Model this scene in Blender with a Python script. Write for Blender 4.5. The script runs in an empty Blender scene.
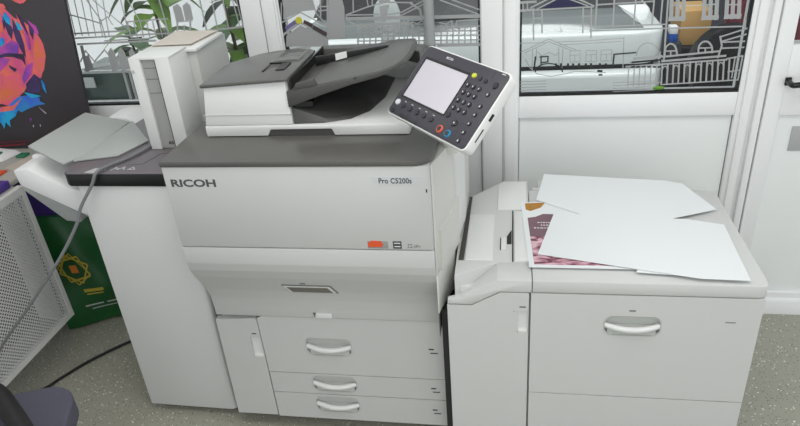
import bpy, bmesh, math, random
from mathutils import Vector, Matrix
random.seed(7)
SC=bpy.context.scene; COL=SC.collection
DEC_R=[(0.0054,[(1.021,1.288),(1.126,1.337),(1.236,1.285)]),(0.0041,[(1.042,1.282),(1.126,1.322),(1.216,1.286)]),(0.0054,[(1.035,1.279),(1.236,1.282)]),(0.0054,[(1.03,1.28),(1.033,1.175)]),(0.0054,[(1.06,1.279),(1.062,1.199)]),(0.0054,[(1.201,1.277),(1.204,1.193)]),(0.0054,[(1.228,1.282),(1.233,1.175)]),(0.0044,[(1.033,1.251),(1.06,1.25)]),(0.0044,[(1.205,1.251),(1.232,1.251)]),(0.0085,[(0.98,1.307),(1.038,1.308)]),(0.0085,[(0.98,1.279),(1.032,1.281)]),(0.0041,[(0.993,1.306),(0.994,1.279)]),(0.0041,[(1.009,1.305),(1.009,1.278)]),(0.0061,[(1.245,1.305),(1.246,1.209)]),(0.0054,[(1.303,1.309),(1.306,1.21)]),(0.0054,[(1.374,1.306),(1.376,1.211)]),(0.0054,[(1.435,1.303),(1.436,1.212)]),(0.0054,[(1.462,1.302),(1.464,1.215)]),(0.0061,[(1.48,1.301),(1.49,1.08)]),(0.0054,[(1.243,1.288),(1.434,1.292)]),(0.0048,[(1.237,1.213),(1.485,1.212)]),(0.0054,[(1.228,1.199),(1.49,1.198),(1.743,1.195)]),(0.0027,[(0.981,1.164),(1.077,1.162)]),(0.0027,[(1.112,1.163),(1.23,1.164),(1.344,1.169)]),(0.0027,[(1.127,1.153),(1.231,1.155),(1.34,1.158)]),(0.0031,[(1.346,1.17),(1.352,1.062)]),(0.0031,[(0.989,1.131),(1.087,1.175),(1.184,1.132)]),(0.0031,[(1.003,1.128),(1.087,1.166),(1.17,1.13)]),(0.0031,[(1.03,1.139),(1.03,1.064)]),(0.0031,[(1.044,1.142),(1.045,1.101)]),(0.0031,[(1.123,1.144),(1.126,1.077)]),(0.0031,[(1.138,1.139),(1.137,1.069)]),(0.0027,[(1.004,1.106),(1.022,1.072),(1.048,1.049),(1.095,1.038),(1.138,1.043),(1.184,1.054),(1.237,1.051),(1.294,1.046)]),(0.0027,[(1.046,1.131),(1.064,1.115),(1.089,1.127),(1.114,1.114),(1.124,1.128)]),(0.0027,[(1.163,1.129),(1.198,1.13),(1.2,1.089),(1.165,1.089),(1.163,1.129)]),(0.0024,[(1.181,1.113),(1.182,1.09)]),(0.0024,[(1.163,1.113),(1.198,1.114)]),(0.0027,[(1.219,1.129),(1.255,1.129),(1.258,1.089),(1.221,1.089),(1.219,1.129)]),(0.0024,[(1.238,1.113),(1.239,1.09)]),(0.0024,[(1.219,1.113),(1.256,1.114)]),(0.0027,[(1.271,1.129),(1.308,1.129),(1.311,1.089),(1.273,1.089),(1.271,1.129)]),(0.0024,[(1.291,1.114),(1.292,1.09)]),(0.0024,[(1.272,1.113),(1.31,1.114)]),(0.0034,[(1.394,1.105),(1.396,1.122),(1.403,1.137),(1.414,1.147),(1.429,1.15),(1.444,1.146),(1.458,1.135),(1.468,1.12),(1.473,1.102)]),(0.0088,[(1.387,1.094),(1.481,1.1)]),(0.0044,[(1.374,1.08),(1.483,1.087)]),(0.0061,[(1.49,1.112),(1.49,1.125),(1.493,1.135),(1.499,1.141),(1.506,1.144),(1.514,1.141),(1.522,1.134),(1.527,1.123),(1.53,1.111)]),(0.0054,[(1.49,1.112),(1.492,1.098)]),(0.0054,[(1.53,1.115),(1.532,1.1)]),(0.0048,[(1.489,1.118),(1.529,1.118)]),(0.0051,[(1.509,1.119),(1.511,1.101)]),(0.0061,[(1.601,1.119),(1.601,1.131),(1.605,1.14),(1.611,1.146),(1.62,1.148),(1.629,1.146),(1.637,1.139),(1.644,1.129),(1.647,1.118)]),(0.0054,[(1.601,1.119),(1.603,1.105)]),(0.0054,[(1.646,1.121),(1.648,1.107)]),(0.0048,[(1.6,1.125),(1.646,1.125)]),(0.0051,[(1.623,1.125),(1.625,1.108)]),(0.0068,[(1.485,1.098),(1.672,1.112)]),(0.0075,[(1.483,1.082),(1.694,1.095)]),(0.0061,[(1.362,1.066),(1.7,1.081)]),(0.0048,[(1.489,0.996),(1.748,1.007)]),(0.0044,[(1.374,1.0),(1.492,1.005)]),(0.0041,[(1.372,1.067),(1.374,0.993)]),(0.0041,[(1.391,1.068),(1.394,0.994)]),(0.0041,[(1.41,1.069),(1.413,0.995)]),(0.0041,[(1.429,1.069),(1.433,0.996)]),(0.0041,[(1.448,1.07),(1.452,0.996)]),(0.0041,[(1.467,1.071),(1.471,0.997)]),(0.0058,[(1.486,1.072),(1.49,0.998)]),(0.0041,[(1.489,1.054),(1.491,1.061),(1.496,1.064),(1.502,1.061),(1.505,1.053)]),(0.0058,[(1.505,1.073),(1.509,0.999)]),(0.0058,[(1.524,1.073),(1.529,0.999)]),(0.0041,[(1.527,1.055),(1.528,1.063),(1.534,1.066),(1.54,1.062),(1.543,1.055)]),(0.0058,[(1.543,1.074),(1.548,1.0)]),(0.0058,[(1.561,1.075),(1.567,1.001)]),(0.0041,[(1.564,1.057),(1.566,1.064),(1.571,1.067),(1.577,1.064),(1.581,1.056)]),(0.0058,[(1.58,1.076),(1.586,1.002)]),(0.0058,[(1.599,1.077),(1.604,1.002)]),(0.0041,[(1.602,1.058),(1.603,1.066),(1.608,1.069),(1.614,1.066),(1.618,1.058)]),(0.0058,[(1.617,1.077),(1.623,1.003)]),(0.0058,[(1.636,1.078),(1.642,1.004)]),(0.0041,[(1.639,1.06),(1.64,1.068),(1.645,1.071),(1.651,1.067),(1.655,1.06)]),(0.0058,[(1.654,1.079),(1.661,1.005)]),(0.0058,[(1.672,1.08),(1.679,1.005)]),(0.0041,[(1.676,1.062),(1.677,1.069),(1.682,1.072),(1.688,1.069),(1.692,1.061)]),(0.0058,[(1.691,1.08),(1.698,1.006)]),(0.0058,[(1.709,1.081),(1.716,1.007)]),(0.0054,[(1.667,1.162),(1.748,1.188)]),(0.0054,[(1.674,1.146),(1.749,1.168)]),(0.0054,[(1.674,1.143),(1.748,1.144)]),(0.0054,[(1.674,1.122),(1.749,1.123)]),(0.0061,[(1.666,1.164),(1.676,1.131),(1.669,1.089)]),(0.0051,[(1.741,1.19),(1.735,1.283)]),(0.0054,[(1.699,1.084),(1.75,1.093)]),(0.0054,[(1.75,1.093),(1.748,1.007)]),(0.0048,[(1.726,1.09),(1.726,1.015)]),(0.0048,[(1.71,1.037),(1.745,1.042)]),(0.0129,[(1.491,1.304),(1.497,1.227)]),(0.0129,[(1.511,1.303),(1.517,1.226)]),(0.0129,[(1.531,1.302),(1.537,1.225)]),(0.0153,[(1.493,1.23),(1.54,1.23)]),(0.0051,[(1.491,1.277),(1.533,1.277)]),(0.0129,[(1.597,1.299),(1.604,1.226)]),(0.0129,[(1.617,1.298),(1.624,1.225)]),(0.0129,[(1.637,1.297),(1.644,1.224)]),(0.0153,[(1.6,1.229),(1.647,1.229)]),(0.0051,[(1.598,1.273),(1.639,1.273)]),(0.0129,[(1.669,1.296),(1.676,1.226)]),(0.0129,[(1.688,1.295),(1.696,1.225)]),(0.0129,[(1.708,1.294),(1.716,1.225)]),(0.0153,[(1.673,1.23),(1.719,1.23)]),(0.0051,[(1.67,1.27),(1.711,1.269)]),(0.0024,[(0.987,1.02),(1.081,1.021)]),(0.0024,[(0.987,1.009),(1.082,1.01)]),(0.0024,[(0.987,0.998),(1.082,0.999)]),(0.0024,[(0.987,0.987),(1.082,0.988)]),(0.0024,[(1.321,1.007),(1.467,1.011)]),(0.0024,[(1.322,0.997),(1.468,1.0)]),(0.0024,[(1.323,0.986),(1.469,0.989)]),(0.0024,[(1.324,0.974),(1.47,0.978)])]
DARK_R=[(0.0075,[(1.115,1.084),(1.116,1.073)]),(0.0075,[(1.133,1.084),(1.133,1.073)]),(0.0075,[(1.158,1.083),(1.158,1.072)]),(0.0075,[(1.176,1.082),(1.176,1.071)]),(0.0075,[(1.197,1.082),(1.197,1.071)]),(0.0075,[(1.221,1.081),(1.222,1.07)]),(0.0075,[(1.239,1.081),(1.24,1.069)]),(0.0075,[(1.27,1.08),(1.271,1.068)]),(0.0075,[(1.291,1.079),(1.292,1.068)]),(0.0044,[(1.042,1.057),(1.046,1.069),(1.056,1.079),(1.072,1.085),(1.09,1.087),(1.109,1.084),(1.125,1.077),(1.135,1.066),(1.14,1.054)]),(0.0061,[(1.041,1.113),(1.037,1.064)]),(0.0051,[(1.057,1.112),(1.086,1.113),(1.086,1.093),(1.061,1.09)]),(0.0048,[(1.061,1.112),(1.062,1.082)]),(0.0061,[(1.382,1.065),(1.391,1.066)]),(0.0061,[(1.4,1.065),(1.408,1.065)]),(0.0061,[(1.419,1.064),(1.427,1.065)]),(0.0061,[(1.437,1.063),(1.446,1.064)]),(0.0061,[(1.455,1.063),(1.463,1.063)]),(0.0061,[(1.472,1.062),(1.48,1.063)]),(0.0075,[(1.265,1.054),(1.279,1.053)]),(0.0068,[(1.27,1.039),(1.28,1.039)]),(0.0061,[(1.317,1.111),(1.316,1.074)]),(0.0054,[(1.316,1.113),(1.391,1.117)]),(0.0068,[(1.381,1.082),(1.479,1.088)])]
DEC_M=[(0.0051,[(0.097,1.272),(0.177,1.308),(0.273,1.251)]),(0.0088,[(0.098,1.227),(0.171,1.27),(0.272,1.21)]),(0.0041,[(0.109,1.345),(0.09,1.228)]),(0.0051,[(0.229,1.351),(0.238,1.3),(0.274,1.258)]),(0.0054,[(0.26,1.349),(0.253,1.288)]),(0.0061,[(0.286,1.348),(0.27,1.21)]),(0.0051,[(0.245,1.325),(0.344,1.324)]),(0.0051,[(0.247,1.31),(0.293,1.312)]),(0.0051,[(0.351,1.291),(0.437,1.317),(0.501,1.33),(0.6,1.324)]),(0.0048,[(0.351,1.29),(0.523,1.286),(0.561,1.293),(0.647,1.332)]),(0.0048,[(0.552,1.279),(0.658,1.324)]),(0.0122,[(0.35,1.277),(0.842,1.266)]),(0.0054,[(0.351,1.291),(0.352,1.27),(0.407,1.242)]),(0.0051,[(0.383,1.344),(0.379,1.301)]),(0.0044,[(0.435,1.341),(0.437,1.317)]),(0.0044,[(0.454,1.341),(0.452,1.319)]),(0.0088,[(0.385,1.252),(0.595,1.251)]),(0.0075,[(0.592,1.324),(0.627,1.298),(0.632,1.262)]),(0.0048,[(0.567,1.275),(0.56,1.173)]),(0.0048,[(0.581,1.271),(0.571,1.177)]),(0.0044,[(0.59,1.227),(0.595,1.256),(0.613,1.248),(0.632,1.258),(0.653,1.239)]),(0.0044,[(0.694,1.249),(0.719,1.244),(0.741,1.254),(0.741,1.232)]),(0.0044,[(0.752,1.232),(0.759,1.253),(0.839,1.254)]),(0.0051,[(0.388,1.243),(0.549,1.24)]),(0.0051,[(0.594,1.236),(0.842,1.231)]),(0.0051,[(0.386,1.226),(0.548,1.224)]),(0.0051,[(0.593,1.22),(0.842,1.215)]),(0.0051,[(0.384,1.209),(0.547,1.207)]),(0.0051,[(0.592,1.204),(0.841,1.199)]),(0.0051,[(0.382,1.193),(0.546,1.19)]),(0.0051,[(0.591,1.187),(0.841,1.182)]),(0.0051,[(0.381,1.178),(0.545,1.176)]),(0.0051,[(0.59,1.172),(0.841,1.168)]),(0.0054,[(0.392,1.25),(0.384,1.179)]),(0.0054,[(0.415,1.249),(0.407,1.179)]),(0.0054,[(0.438,1.248),(0.43,1.178)]),(0.0054,[(0.46,1.247),(0.452,1.177)]),(0.0054,[(0.483,1.246),(0.475,1.176)]),(0.0054,[(0.505,1.245),(0.498,1.175)]),(0.0054,[(0.526,1.244),(0.519,1.175)]),(0.0054,[(0.546,1.244),(0.54,1.174)]),(0.0054,[(0.598,1.242),(0.592,1.172)]),(0.0054,[(0.62,1.241),(0.615,1.171)]),(0.0054,[(0.64,1.24),(0.635,1.171)]),(0.0054,[(0.701,1.238),(0.697,1.168)]),(0.0054,[(0.723,1.237),(0.719,1.168)]),(0.0054,[(0.744,1.236),(0.741,1.167)]),(0.0054,[(0.766,1.235),(0.763,1.166)]),(0.0054,[(0.788,1.234),(0.785,1.165)]),(0.0054,[(0.809,1.233),(0.807,1.165)]),(0.0054,[(0.831,1.232),(0.829,1.164)]),(0.0048,[(0.744,1.328),(0.843,1.288)]),(0.0048,[(0.701,1.329),(0.842,1.271)]),(0.0082,[(0.686,1.165),(0.841,1.163)])]
DEC_L=[(0.0044,[(-0.755,1.402),(-0.766,1.256)]),(0.0044,[(-0.725,1.401),(-0.737,1.255)]),(0.0044,[(-0.694,1.4),(-0.708,1.254)]),(0.0044,[(-0.664,1.398),(-0.679,1.252)]),(0.0044,[(-0.634,1.397),(-0.65,1.251)]),(0.0044,[(-0.604,1.396),(-0.621,1.25)]),(0.0054,[(-0.776,1.342),(-0.674,1.311),(-0.639,1.298)]),(0.0051,[(-0.673,1.391),(-0.638,1.313),(-0.639,1.243)]),(0.0041,[(-0.648,1.39),(-0.531,1.27)]),(0.0041,[(-0.641,1.306),(-0.605,1.324),(-0.593,1.292)]),(0.0068,[(-0.768,1.264),(-0.545,1.267)]),(0.0061,[(-0.77,1.246),(-0.317,1.251)]),(0.0075,[(-0.769,1.222),(-0.429,1.224)]),(0.0051,[(-0.531,1.301),(-0.357,1.306)]),(0.0054,[(-0.647,1.231),(-0.448,1.234)]),(0.0058,[(-0.527,1.301),(-0.529,1.243)]),(0.0058,[(-0.5,1.3),(-0.502,1.242)]),(0.0058,[(-0.474,1.299),(-0.475,1.241)]),(0.0058,[(-0.447,1.298),(-0.449,1.24)]),(0.0058,[(-0.421,1.297),(-0.422,1.239)]),(0.0058,[(-0.395,1.296),(-0.396,1.238)]),(0.0058,[(-0.369,1.295),(-0.369,1.237)]),(0.0061,[(-0.373,1.385),(-0.366,1.256)]),(0.0048,[(-0.531,1.385),(-0.533,1.278)]),(0.0048,[(-0.502,1.383),(-0.472,1.299)]),(0.0061,[(-0.209,1.378),(-0.207,1.258)]),(0.0054,[(-0.161,1.375),(-0.161,1.264)]),(0.0051,[(-0.117,1.373),(-0.116,1.266)]),(0.0048,[(-0.079,1.364),(-0.069,1.26)]),(0.0075,[(-0.212,1.254),(-0.056,1.264)]),(0.0048,[(-0.064,1.364),(-0.056,1.264)]),(0.0054,[(-0.779,1.151),(-0.742,1.195),(-0.717,1.149),(-0.658,1.196),(-0.636,1.154)]),(0.0054,[(-0.758,1.215),(-0.766,1.109)]),(0.0054,[(-0.753,1.215),(-0.762,1.109)]),(0.0054,[(-0.749,1.215),(-0.757,1.108)]),(0.0061,[(-0.773,1.115),(-0.643,1.13)]),(0.0041,[(-0.323,1.293),(-0.257,1.294)]),(0.0075,[(-0.327,1.259),(-0.319,1.293)]),(0.0075,[(-0.299,1.258),(-0.294,1.277)]),(0.0075,[(-0.274,1.257),(-0.266,1.291)])]
FILL_M=[[(0.12,1.363),(0.23,1.358),(0.236,1.314),(0.177,1.31),(0.107,1.283)],[(0.109,1.223),(0.17,1.262),(0.271,1.202),(0.268,1.176),(0.102,1.182)],[(0.29,1.348),(0.342,1.346),(0.347,1.317),(0.338,1.207),(0.271,1.202)],[(0.477,1.315),(0.515,1.322),(0.497,1.26),(0.482,1.261)],[(0.469,1.347),(0.528,1.344),(0.512,1.327),(0.482,1.325)]]
FILL_L=[[(-0.649,1.183),(-0.629,1.203),(-0.617,1.186),(-0.617,1.113),(-0.651,1.105)],[(-0.604,1.186),(-0.586,1.203),(-0.574,1.185),(-0.568,1.115),(-0.61,1.108)],[(-0.765,1.167),(-0.735,1.178),(-0.728,1.116),(-0.766,1.109)],[(-0.325,1.35),(-0.302,1.36),(-0.29,1.344),(-0.289,1.295),(-0.324,1.289)],[(-0.284,1.351),(-0.264,1.364),(-0.251,1.35),(-0.252,1.298),(-0.285,1.295)],[(-0.556,1.184),(-0.539,1.2),(-0.531,1.183),(-0.527,1.151),(-0.56,1.144)]]
FILL_R=[]
NAVY_R=[[(1.056,1.283),(1.127,1.319),(1.209,1.285)]]
PURPLE_M=[[(0.11,1.257),(0.158,1.285),(0.162,1.27),(0.112,1.242)]]
BROWN_M=[[(0.188,1.28),(0.221,1.264),(0.215,1.249),(0.183,1.269)],[(0.221,1.26),(0.271,1.229),(0.265,1.214),(0.215,1.246)]]
TIGER=[('pink',[(-1.131,1.353),(-1.002,1.408),(-0.965,1.391),(-0.938,1.353),(-0.901,1.336),(-0.87,1.304),(-0.854,1.265),(-0.854,1.218),(-0.878,1.163),(-0.909,1.115),(-0.965,1.099),(-1.008,1.059),(-1.092,1.009),(-1.278,1.013)]),('orange',[(-0.864,1.296),(-0.851,1.249),(-0.857,1.202),(-0.884,1.147),(-0.912,1.119),(-0.922,1.164),(-0.903,1.227)]),('orange',[(-1.054,1.127),(-1.015,1.134),(-1.008,1.092),(-1.036,1.034),(-1.104,1.001),(-1.153,1.019),(-1.098,1.086)]),('violet',[(-1.108,1.194),(-1.05,1.204),(-1.018,1.195),(-1.047,1.168),(-1.096,1.136),(-1.155,1.105)]),('violet',[(-0.885,1.343),(-0.856,1.319),(-0.854,1.288),(-0.875,1.289)]),('violet',[(-0.958,1.165),(-0.921,1.18),(-0.943,1.132),(-0.995,1.092),(-0.994,1.117)]),('dark',[(-0.971,1.377),(-0.96,1.308),(-0.979,1.27),(-0.987,1.293),(-0.988,1.324),(-0.999,1.309),(-0.992,1.347)]),('dark',[(-0.946,1.353),(-0.933,1.299),(-0.933,1.252),(-0.945,1.197),(-0.954,1.221),(-0.962,1.269),(-0.96,1.308)]),('dark',[(-0.915,1.367),(-0.901,1.336),(-0.901,1.29),(-0.91,1.244),(-0.916,1.275),(-0.924,1.322)]),('dark',[(-0.884,1.335),(-0.87,1.304),(-0.888,1.266),(-0.893,1.29)]),('violet',[(-1.089,1.242),(-1.024,1.247),(-0.979,1.27),(-0.955,1.253),(-0.974,1.214),(-1.032,1.204),(-1.105,1.202)]),('dark',[(-1.075,1.209),(-1.026,1.22),(-0.991,1.217),(-0.948,1.213),(-0.958,1.165),(-0.966,1.19),(-1.001,1.203),(-1.041,1.204),(-1.08,1.197)]),('dark',[(-1.032,1.171),(-1.002,1.154),(-1.016,1.142),(-1.032,1.159)]),('dark',[(-0.934,1.132),(-0.911,1.11),(-0.935,1.057),(-0.993,1.05),(-0.986,1.092)]),('blue',[(-0.967,1.377),(-0.955,1.353),(-0.962,1.323),(-0.978,1.339),(-0.982,1.362)]),('blue',[(-1.072,1.281),(-1.011,1.279),(-1.016,1.255),(-1.053,1.241),(-1.09,1.238)]),('blue',[(-0.936,1.345),(-0.915,1.321),(-0.912,1.306),(-0.938,1.307)]),('blue',[(-0.911,1.11),(-0.901,1.089),(-0.907,1.048),(-0.916,1.073)]),('orange',[(-1.03,1.341),(-0.994,1.332),(-1.002,1.302),(-1.048,1.296)]),('orange',[(-1.007,1.416),(-0.96,1.406),(-0.957,1.391),(-1.011,1.386)]),('orange',[(-0.92,1.419),(-0.864,1.42),(-0.874,1.406),(-0.899,1.407)]),('pink',[(-0.906,1.433),(-0.848,1.431),(-0.863,1.413),(-0.892,1.403)]),('cyan',[(-1.043,1.038),(-0.994,1.046),(-0.945,1.032),(-0.949,1.019),(-0.927,1.006),(-0.965,1.002),(-1.006,0.99),(-1.05,0.973),(-1.065,0.982),(-1.112,0.957),(-1.137,0.966),(-1.104,1.001)]),('blue',[(-1.18,0.976),(-1.111,0.983),(-1.065,0.982),(-1.084,0.957),(-1.119,0.939),(-1.127,0.908),(-1.142,0.931),(-1.159,0.9),(-1.165,0.931),(-1.204,0.896)]),('blue',[(-1.008,1.059),(-0.966,1.049),(-0.933,1.04),(-0.981,1.032)]),('pink',[(-1.224,1.029),(-1.143,0.997),(-1.075,1.004),(-1.026,1.034),(-1.083,0.983),(-1.152,0.975),(-1.246,0.977)]),('white',[(-1.02,0.916),(-1.021,0.904),(-1.013,0.915)]),('white',[(-0.986,0.919),(-0.988,0.906),(-0.981,0.917)]),('violet',[(-1.023,0.947),(-1.025,0.929),(-1.013,0.946)]),('white',[(-0.966,0.998),(-0.936,0.967),(-0.942,0.964)]),('violet',[(-0.912,1.329),(-0.9,1.282),(-0.912,1.228),(-0.92,1.228),(-0.916,1.275)]),('pink',[(-0.922,1.371),(-0.915,1.344),(-0.91,1.29),(-0.915,1.294),(-0.921,1.341)]),('cyan',[(-0.987,1.381),(-0.981,1.347),(-0.986,1.345)]),('red',[(-1.257,0.837),(-1.06,0.848),(-1.061,0.846),(-1.258,0.834)]),('red',[(-1.263,0.823),(-1.084,0.835),(-1.086,0.83),(-1.266,0.816)])]
CAMROT=(-28.2897,-4.7537,-10.7944)
CAMLOC=(0.9543,-1.5382,1.7888)

# ------------------------------------------------------------------ materials
def srgb(r,g,b):
    f=lambda c:(c/255/12.92) if c<=10 else ((c/255+.055)/1.055)**2.4
    return (f(r),f(g),f(b),1)
def mat(name,rgb,rough=.5,metal=0,spec=.5,vary=.03,scale=30,bump=0,bscale=300,coat=0):
    m=bpy.data.materials.new(name); m.use_nodes=True; nt=m.node_tree; N=nt.nodes; L=nt.links
    b=N['Principled BSDF']; c=srgb(*rgb)
    tc=N.new('ShaderNodeTexCoord'); nz=N.new('ShaderNodeTexNoise'); nz.inputs['Scale'].default_value=scale; nz.inputs['Detail'].default_value=3
    L.new(tc.outputs['Object'],nz.inputs['Vector'])
    mx=N.new('ShaderNodeMix'); mx.data_type='RGBA'
    mx.inputs['A'].default_value=tuple(max(0,x*(1-vary)) for x in c[:3])+(1,); mx.inputs['B'].default_value=tuple(min(1,x*(1+vary)) for x in c[:3])+(1,)
    L.new(nz.outputs['Fac'],mx.inputs['Factor']); L.new(mx.outputs['Result'],b.inputs['Base Color'])
    b.inputs['Roughness'].default_value=rough; b.inputs['Metallic'].default_value=metal; b.inputs['Specular IOR Level'].default_value=spec
    b.inputs['Coat Weight'].default_value=coat
    if bump:
        n2=N.new('ShaderNodeTexNoise'); n2.inputs['Scale'].default_value=bscale; L.new(tc.outputs['Object'],n2.inputs['Vector'])
        bp=N.new('ShaderNodeBump'); bp.inputs['Strength'].default_value=bump; bp.inputs['Distance'].default_value=.002
        L.new(n2.outputs['Fac'],bp.inputs['Height']); L.new(bp.outputs['Normal'],b.inputs['Normal'])
    return m
def glass_mat():
    m=bpy.data.materials.new('window_glass'); m.use_nodes=True; nt=m.node_tree; N=nt.nodes; L=nt.links
    N.remove(N['Principled BSDF']); o=N['Material Output']
    t=N.new('ShaderNodeBsdfTransparent'); t.inputs[0].default_value=(.93,.95,.95,1)
    g=N.new('ShaderNodeBsdfGlossy'); g.inputs['Roughness'].default_value=.02
    f=N.new('ShaderNodeFresnel'); f.inputs[0].default_value=1.25
    x=N.new('ShaderNodeMixShader'); L.new(f.outputs[0],x.inputs[0]); L.new(t.outputs[0],x.inputs[1]); L.new(g.outputs[0],x.inputs[2]); L.new(x.outputs[0],o.inputs[0]); return m
def floor_mat():
    m=mat('speckled_vinyl',(160,159,146),.38,vary=.06,scale=6); nt=m.node_tree; N=nt.nodes; L=nt.links; b=N['Principled BSDF']
    tc=N['Texture Coordinate']; last=[x for x in N if x.type=='MIX'][0].outputs['Result']
    for sc,th,col in ((55,.17,(215,215,206)),(70,.14,(80,82,72)),(95,.16,(58,60,56)),(33,.10,(232,232,225))):
        v=N.new('ShaderNodeTexVoronoi'); v.inputs['Scale'].default_value=sc; L.new(tc.outputs['Object'],v.inputs['Vector'])
        r=N.new('ShaderNodeMath'); r.operation='LESS_THAN'; r.inputs[1].default_value=th; L.new(v.outputs['Distance'],r.inputs[0])
        x=N.new('ShaderNodeMix'); x.data_type='RGBA'; x.inputs['B'].default_value=srgb(*col)
        L.new(r.outputs[0],x.inputs['Factor']); L.new(last,x.inputs['A']); last=x.outputs['Result']
    L.new(last,b.inputs['Base Color']); return m
def print_mat():
    m=mat('pink_print',(150,95,110),.45); nt=m.node_tree; N=nt.nodes; L=nt.links; b=N['Principled BSDF']; tc=N['Texture Coordinate']
    n=N.new('ShaderNodeTexNoise'); n.inputs['Scale'].default_value=26; n.inputs['Detail'].default_value=6; n.inputs['Distortion'].default_value=1.2
    mp=N.new('ShaderNodeMapping'); mp.inputs['Scale'].default_value=(.6,1.3,1); L.new(tc.outputs['Object'],mp.inputs['Vector']); L.new(mp.outputs[0],n.inputs['Vector'])
    r=N.new('ShaderNodeValToRGB'); e=r.color_ramp.elements; e[0].position=.40; e[0].color=srgb(96,48,64); e[1].position=.62; e[1].color=srgb(226,190,200)
    k=r.color_ramp.elements.new(.5); k.color=srgb(176,118,134)
    L.new(n.outputs['Fac'],r.inputs[0]); L.new(r.outputs[0],b.inputs['Base Color']); return m
def perf_mat():
    m=mat('perforated_metal',(206,206,206),.4,vary=.01); nt=m.node_tree; N=nt.nodes; L=nt.links; b=N['Principled BSDF']; tc=N['Texture Coordinate']
    v=N.new('ShaderNodeTexVoronoi'); v.feature='F1'; v.inputs['Scale'].default_value=86; v.inputs['Randomness'].default_value=0
    sp=N.new('ShaderNodeSeparateXYZ'); cb=N.new('ShaderNodeCombineXYZ'); L.new(tc.outputs['Object'],sp.inputs[0])
    L.new(sp.outputs['Y'],cb.inputs[0]); L.new(sp.outputs['Z'],cb.inputs[1]); 
    mp=N.new('ShaderNodeMapping'); mp.inputs['Rotation'].default_value=(0,0,math.radians(45)); L.new(cb.outputs[0],mp.inputs[0]); L.new(mp.outputs[0],v.inputs['Vector'])
    v.voronoi_dimensions='2D'
    r=N.new('ShaderNodeMath'); r.operation='LESS_THAN'; r.inputs[1].default_value=.30; L.new(v.outputs['Distance'],r.inputs[0])
    o=N['Material Output']; d=N.new('ShaderNodeBsdfTransparent')
    x=N.new('ShaderNodeMixShader'); L.new(r.outputs[0],x.inputs[0]); L.new(b.outputs[0],x.inputs[1]); L.new(d.outputs[0],x.inputs[2]); L.new(x.outputs[0],o.inputs[0])
    return m
M={}
def mk(k,*a,**kw): M[k]=mat(k,*a,**kw)
mk('finisher_white',(219,220,219),.42,vary=.012,scale=8,bump=.03,bscale=900)
mk('shell',(200,201,199),.42,vary=.012,scale=8,bump=.03,bscale=900)
mk('shell_light',(226,227,225),.38,vary=.01)
mk('shell_side',(214,214,208),.45,vary=.012)
mk('cabinet_white',(207,208,206),.42,vary=.012,scale=8,bump=.03,bscale=900)
mk('core_dark',(40,40,40),.7)
mk('seam',(30,30,30),.8)
mk('dark_top',(92,91,88),.28,vary=.03,bump=.05,bscale=1500)
mk('dark_plastic',(74,74,72),.42,vary=.04)
mk('tray_grey',(96,96,94),.45,vary=.04)
mk('black_plastic',(20,20,20),.4)
mk('slab_top',(108,102,106),.3,vary=.03)
mk('grey_tray',(172,175,173),.5,vary=.02)
mk('recess',(190,192,188),.5)
mk('logo_grey',(78,80,84),.5)
mk('text_dark',(60,60,62),.5)
mk('mark_grey',(120,120,120),.5)
mk('plate_silver',(190,192,192),.35,vary=.02)
mk('plate_light',(203,206,208),.3)
mk('vent_frame',(226,226,222),.4)
mk('grille',(112,108,101),.5,vary=.2,scale=260)
mk('foam',(70,68,64),.8,vary=.5,scale=120)
mk('strip_grey',(160,160,158),.45,vary=.06)
mk('orange',(224,88,44),.45); mk('sticker_grey',(150,150,150),.5)
mk('bezel',(62,60,68),.38,vary=.04)
mk('key',(38,38,44),.35); mk('key_light',(205,205,210),.35); mk('key_yellow',(196,204,60),.4); mk('key_red',(214,92,70),.4); mk('key_blue',(40,130,170),.4)
mk('lcd',(196,192,201),.22,vary=.01)
mk('white',(238,238,238),.5,vary=.01)
mk('paper',(231,235,236),.7,vary=.006,scale=4); mk('paper_warm',(212,204,194),.7,vary=.02); mk('card',(200,190,176),.7)
mk('ochre',(176,124,44),.6,vary=.25,scale=60); mk('plum',(124,94,104),.6,vary=.15,scale=60)
M['print']=print_mat()
mk('pvc',(243,244,244),.35,vary=.01,scale=5); mk('pvc_panel',(240,243,242),.4,vary=.012,scale=3); mk('gasket',(28,30,30),.6)
mk('plate_grey',(176,178,178),.5)
mk('frost',(166,168,168),.7,vary=.02); mk('frost_dark',(40,42,44),.6); mk('navy',(38,38,74),.6); mk('lilac_film',(112,104,150),.6); mk('brown_film',(72,60,62),.6); mk('yellow_film',(208,200,60),.6)
M['glass']=glass_mat(); M['floor']=floor_mat(); M['perf']=perf_mat()
mk('frame_metal',(214,214,212),.4)
mk('board_black',(62,57,62),.45,vary=.05)
for k,c in dict(pink=(236,92,150),orange=(250,128,84),blue=(40,130,232),cyan=(36,172,214),violet=(136,72,188),dark=(52,42,70),red=(150,40,56),white=(210,200,214)).items(): mk('neon_'+k,c,.5,vary=.12,scale=14)
for k,c in dict(pink=(250,120,96),orange=(244,92,140),blue=(30,176,226),cyan=(60,110,224),violet=(206,80,176),dark=(70,50,110)).items():
    nt=M['neon_'+k].node_tree; x=[q for q in nt.nodes if q.type=='MIX'][0]; x.inputs['B'].default_value=srgb(*c); n=[q for q in nt.nodes if q.type=='TEX_NOISE'][0]; n.inputs['Scale'].default_value=11; rr=nt.nodes.new('ShaderNodeMapRange'); rr.inputs[1].default_value=.42; rr.inputs[2].default_value=.62; nt.links.new(n.outputs['Fac'],rr.inputs[0]); nt.links.new(rr.outputs[0],x.inputs['Factor'])
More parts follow.
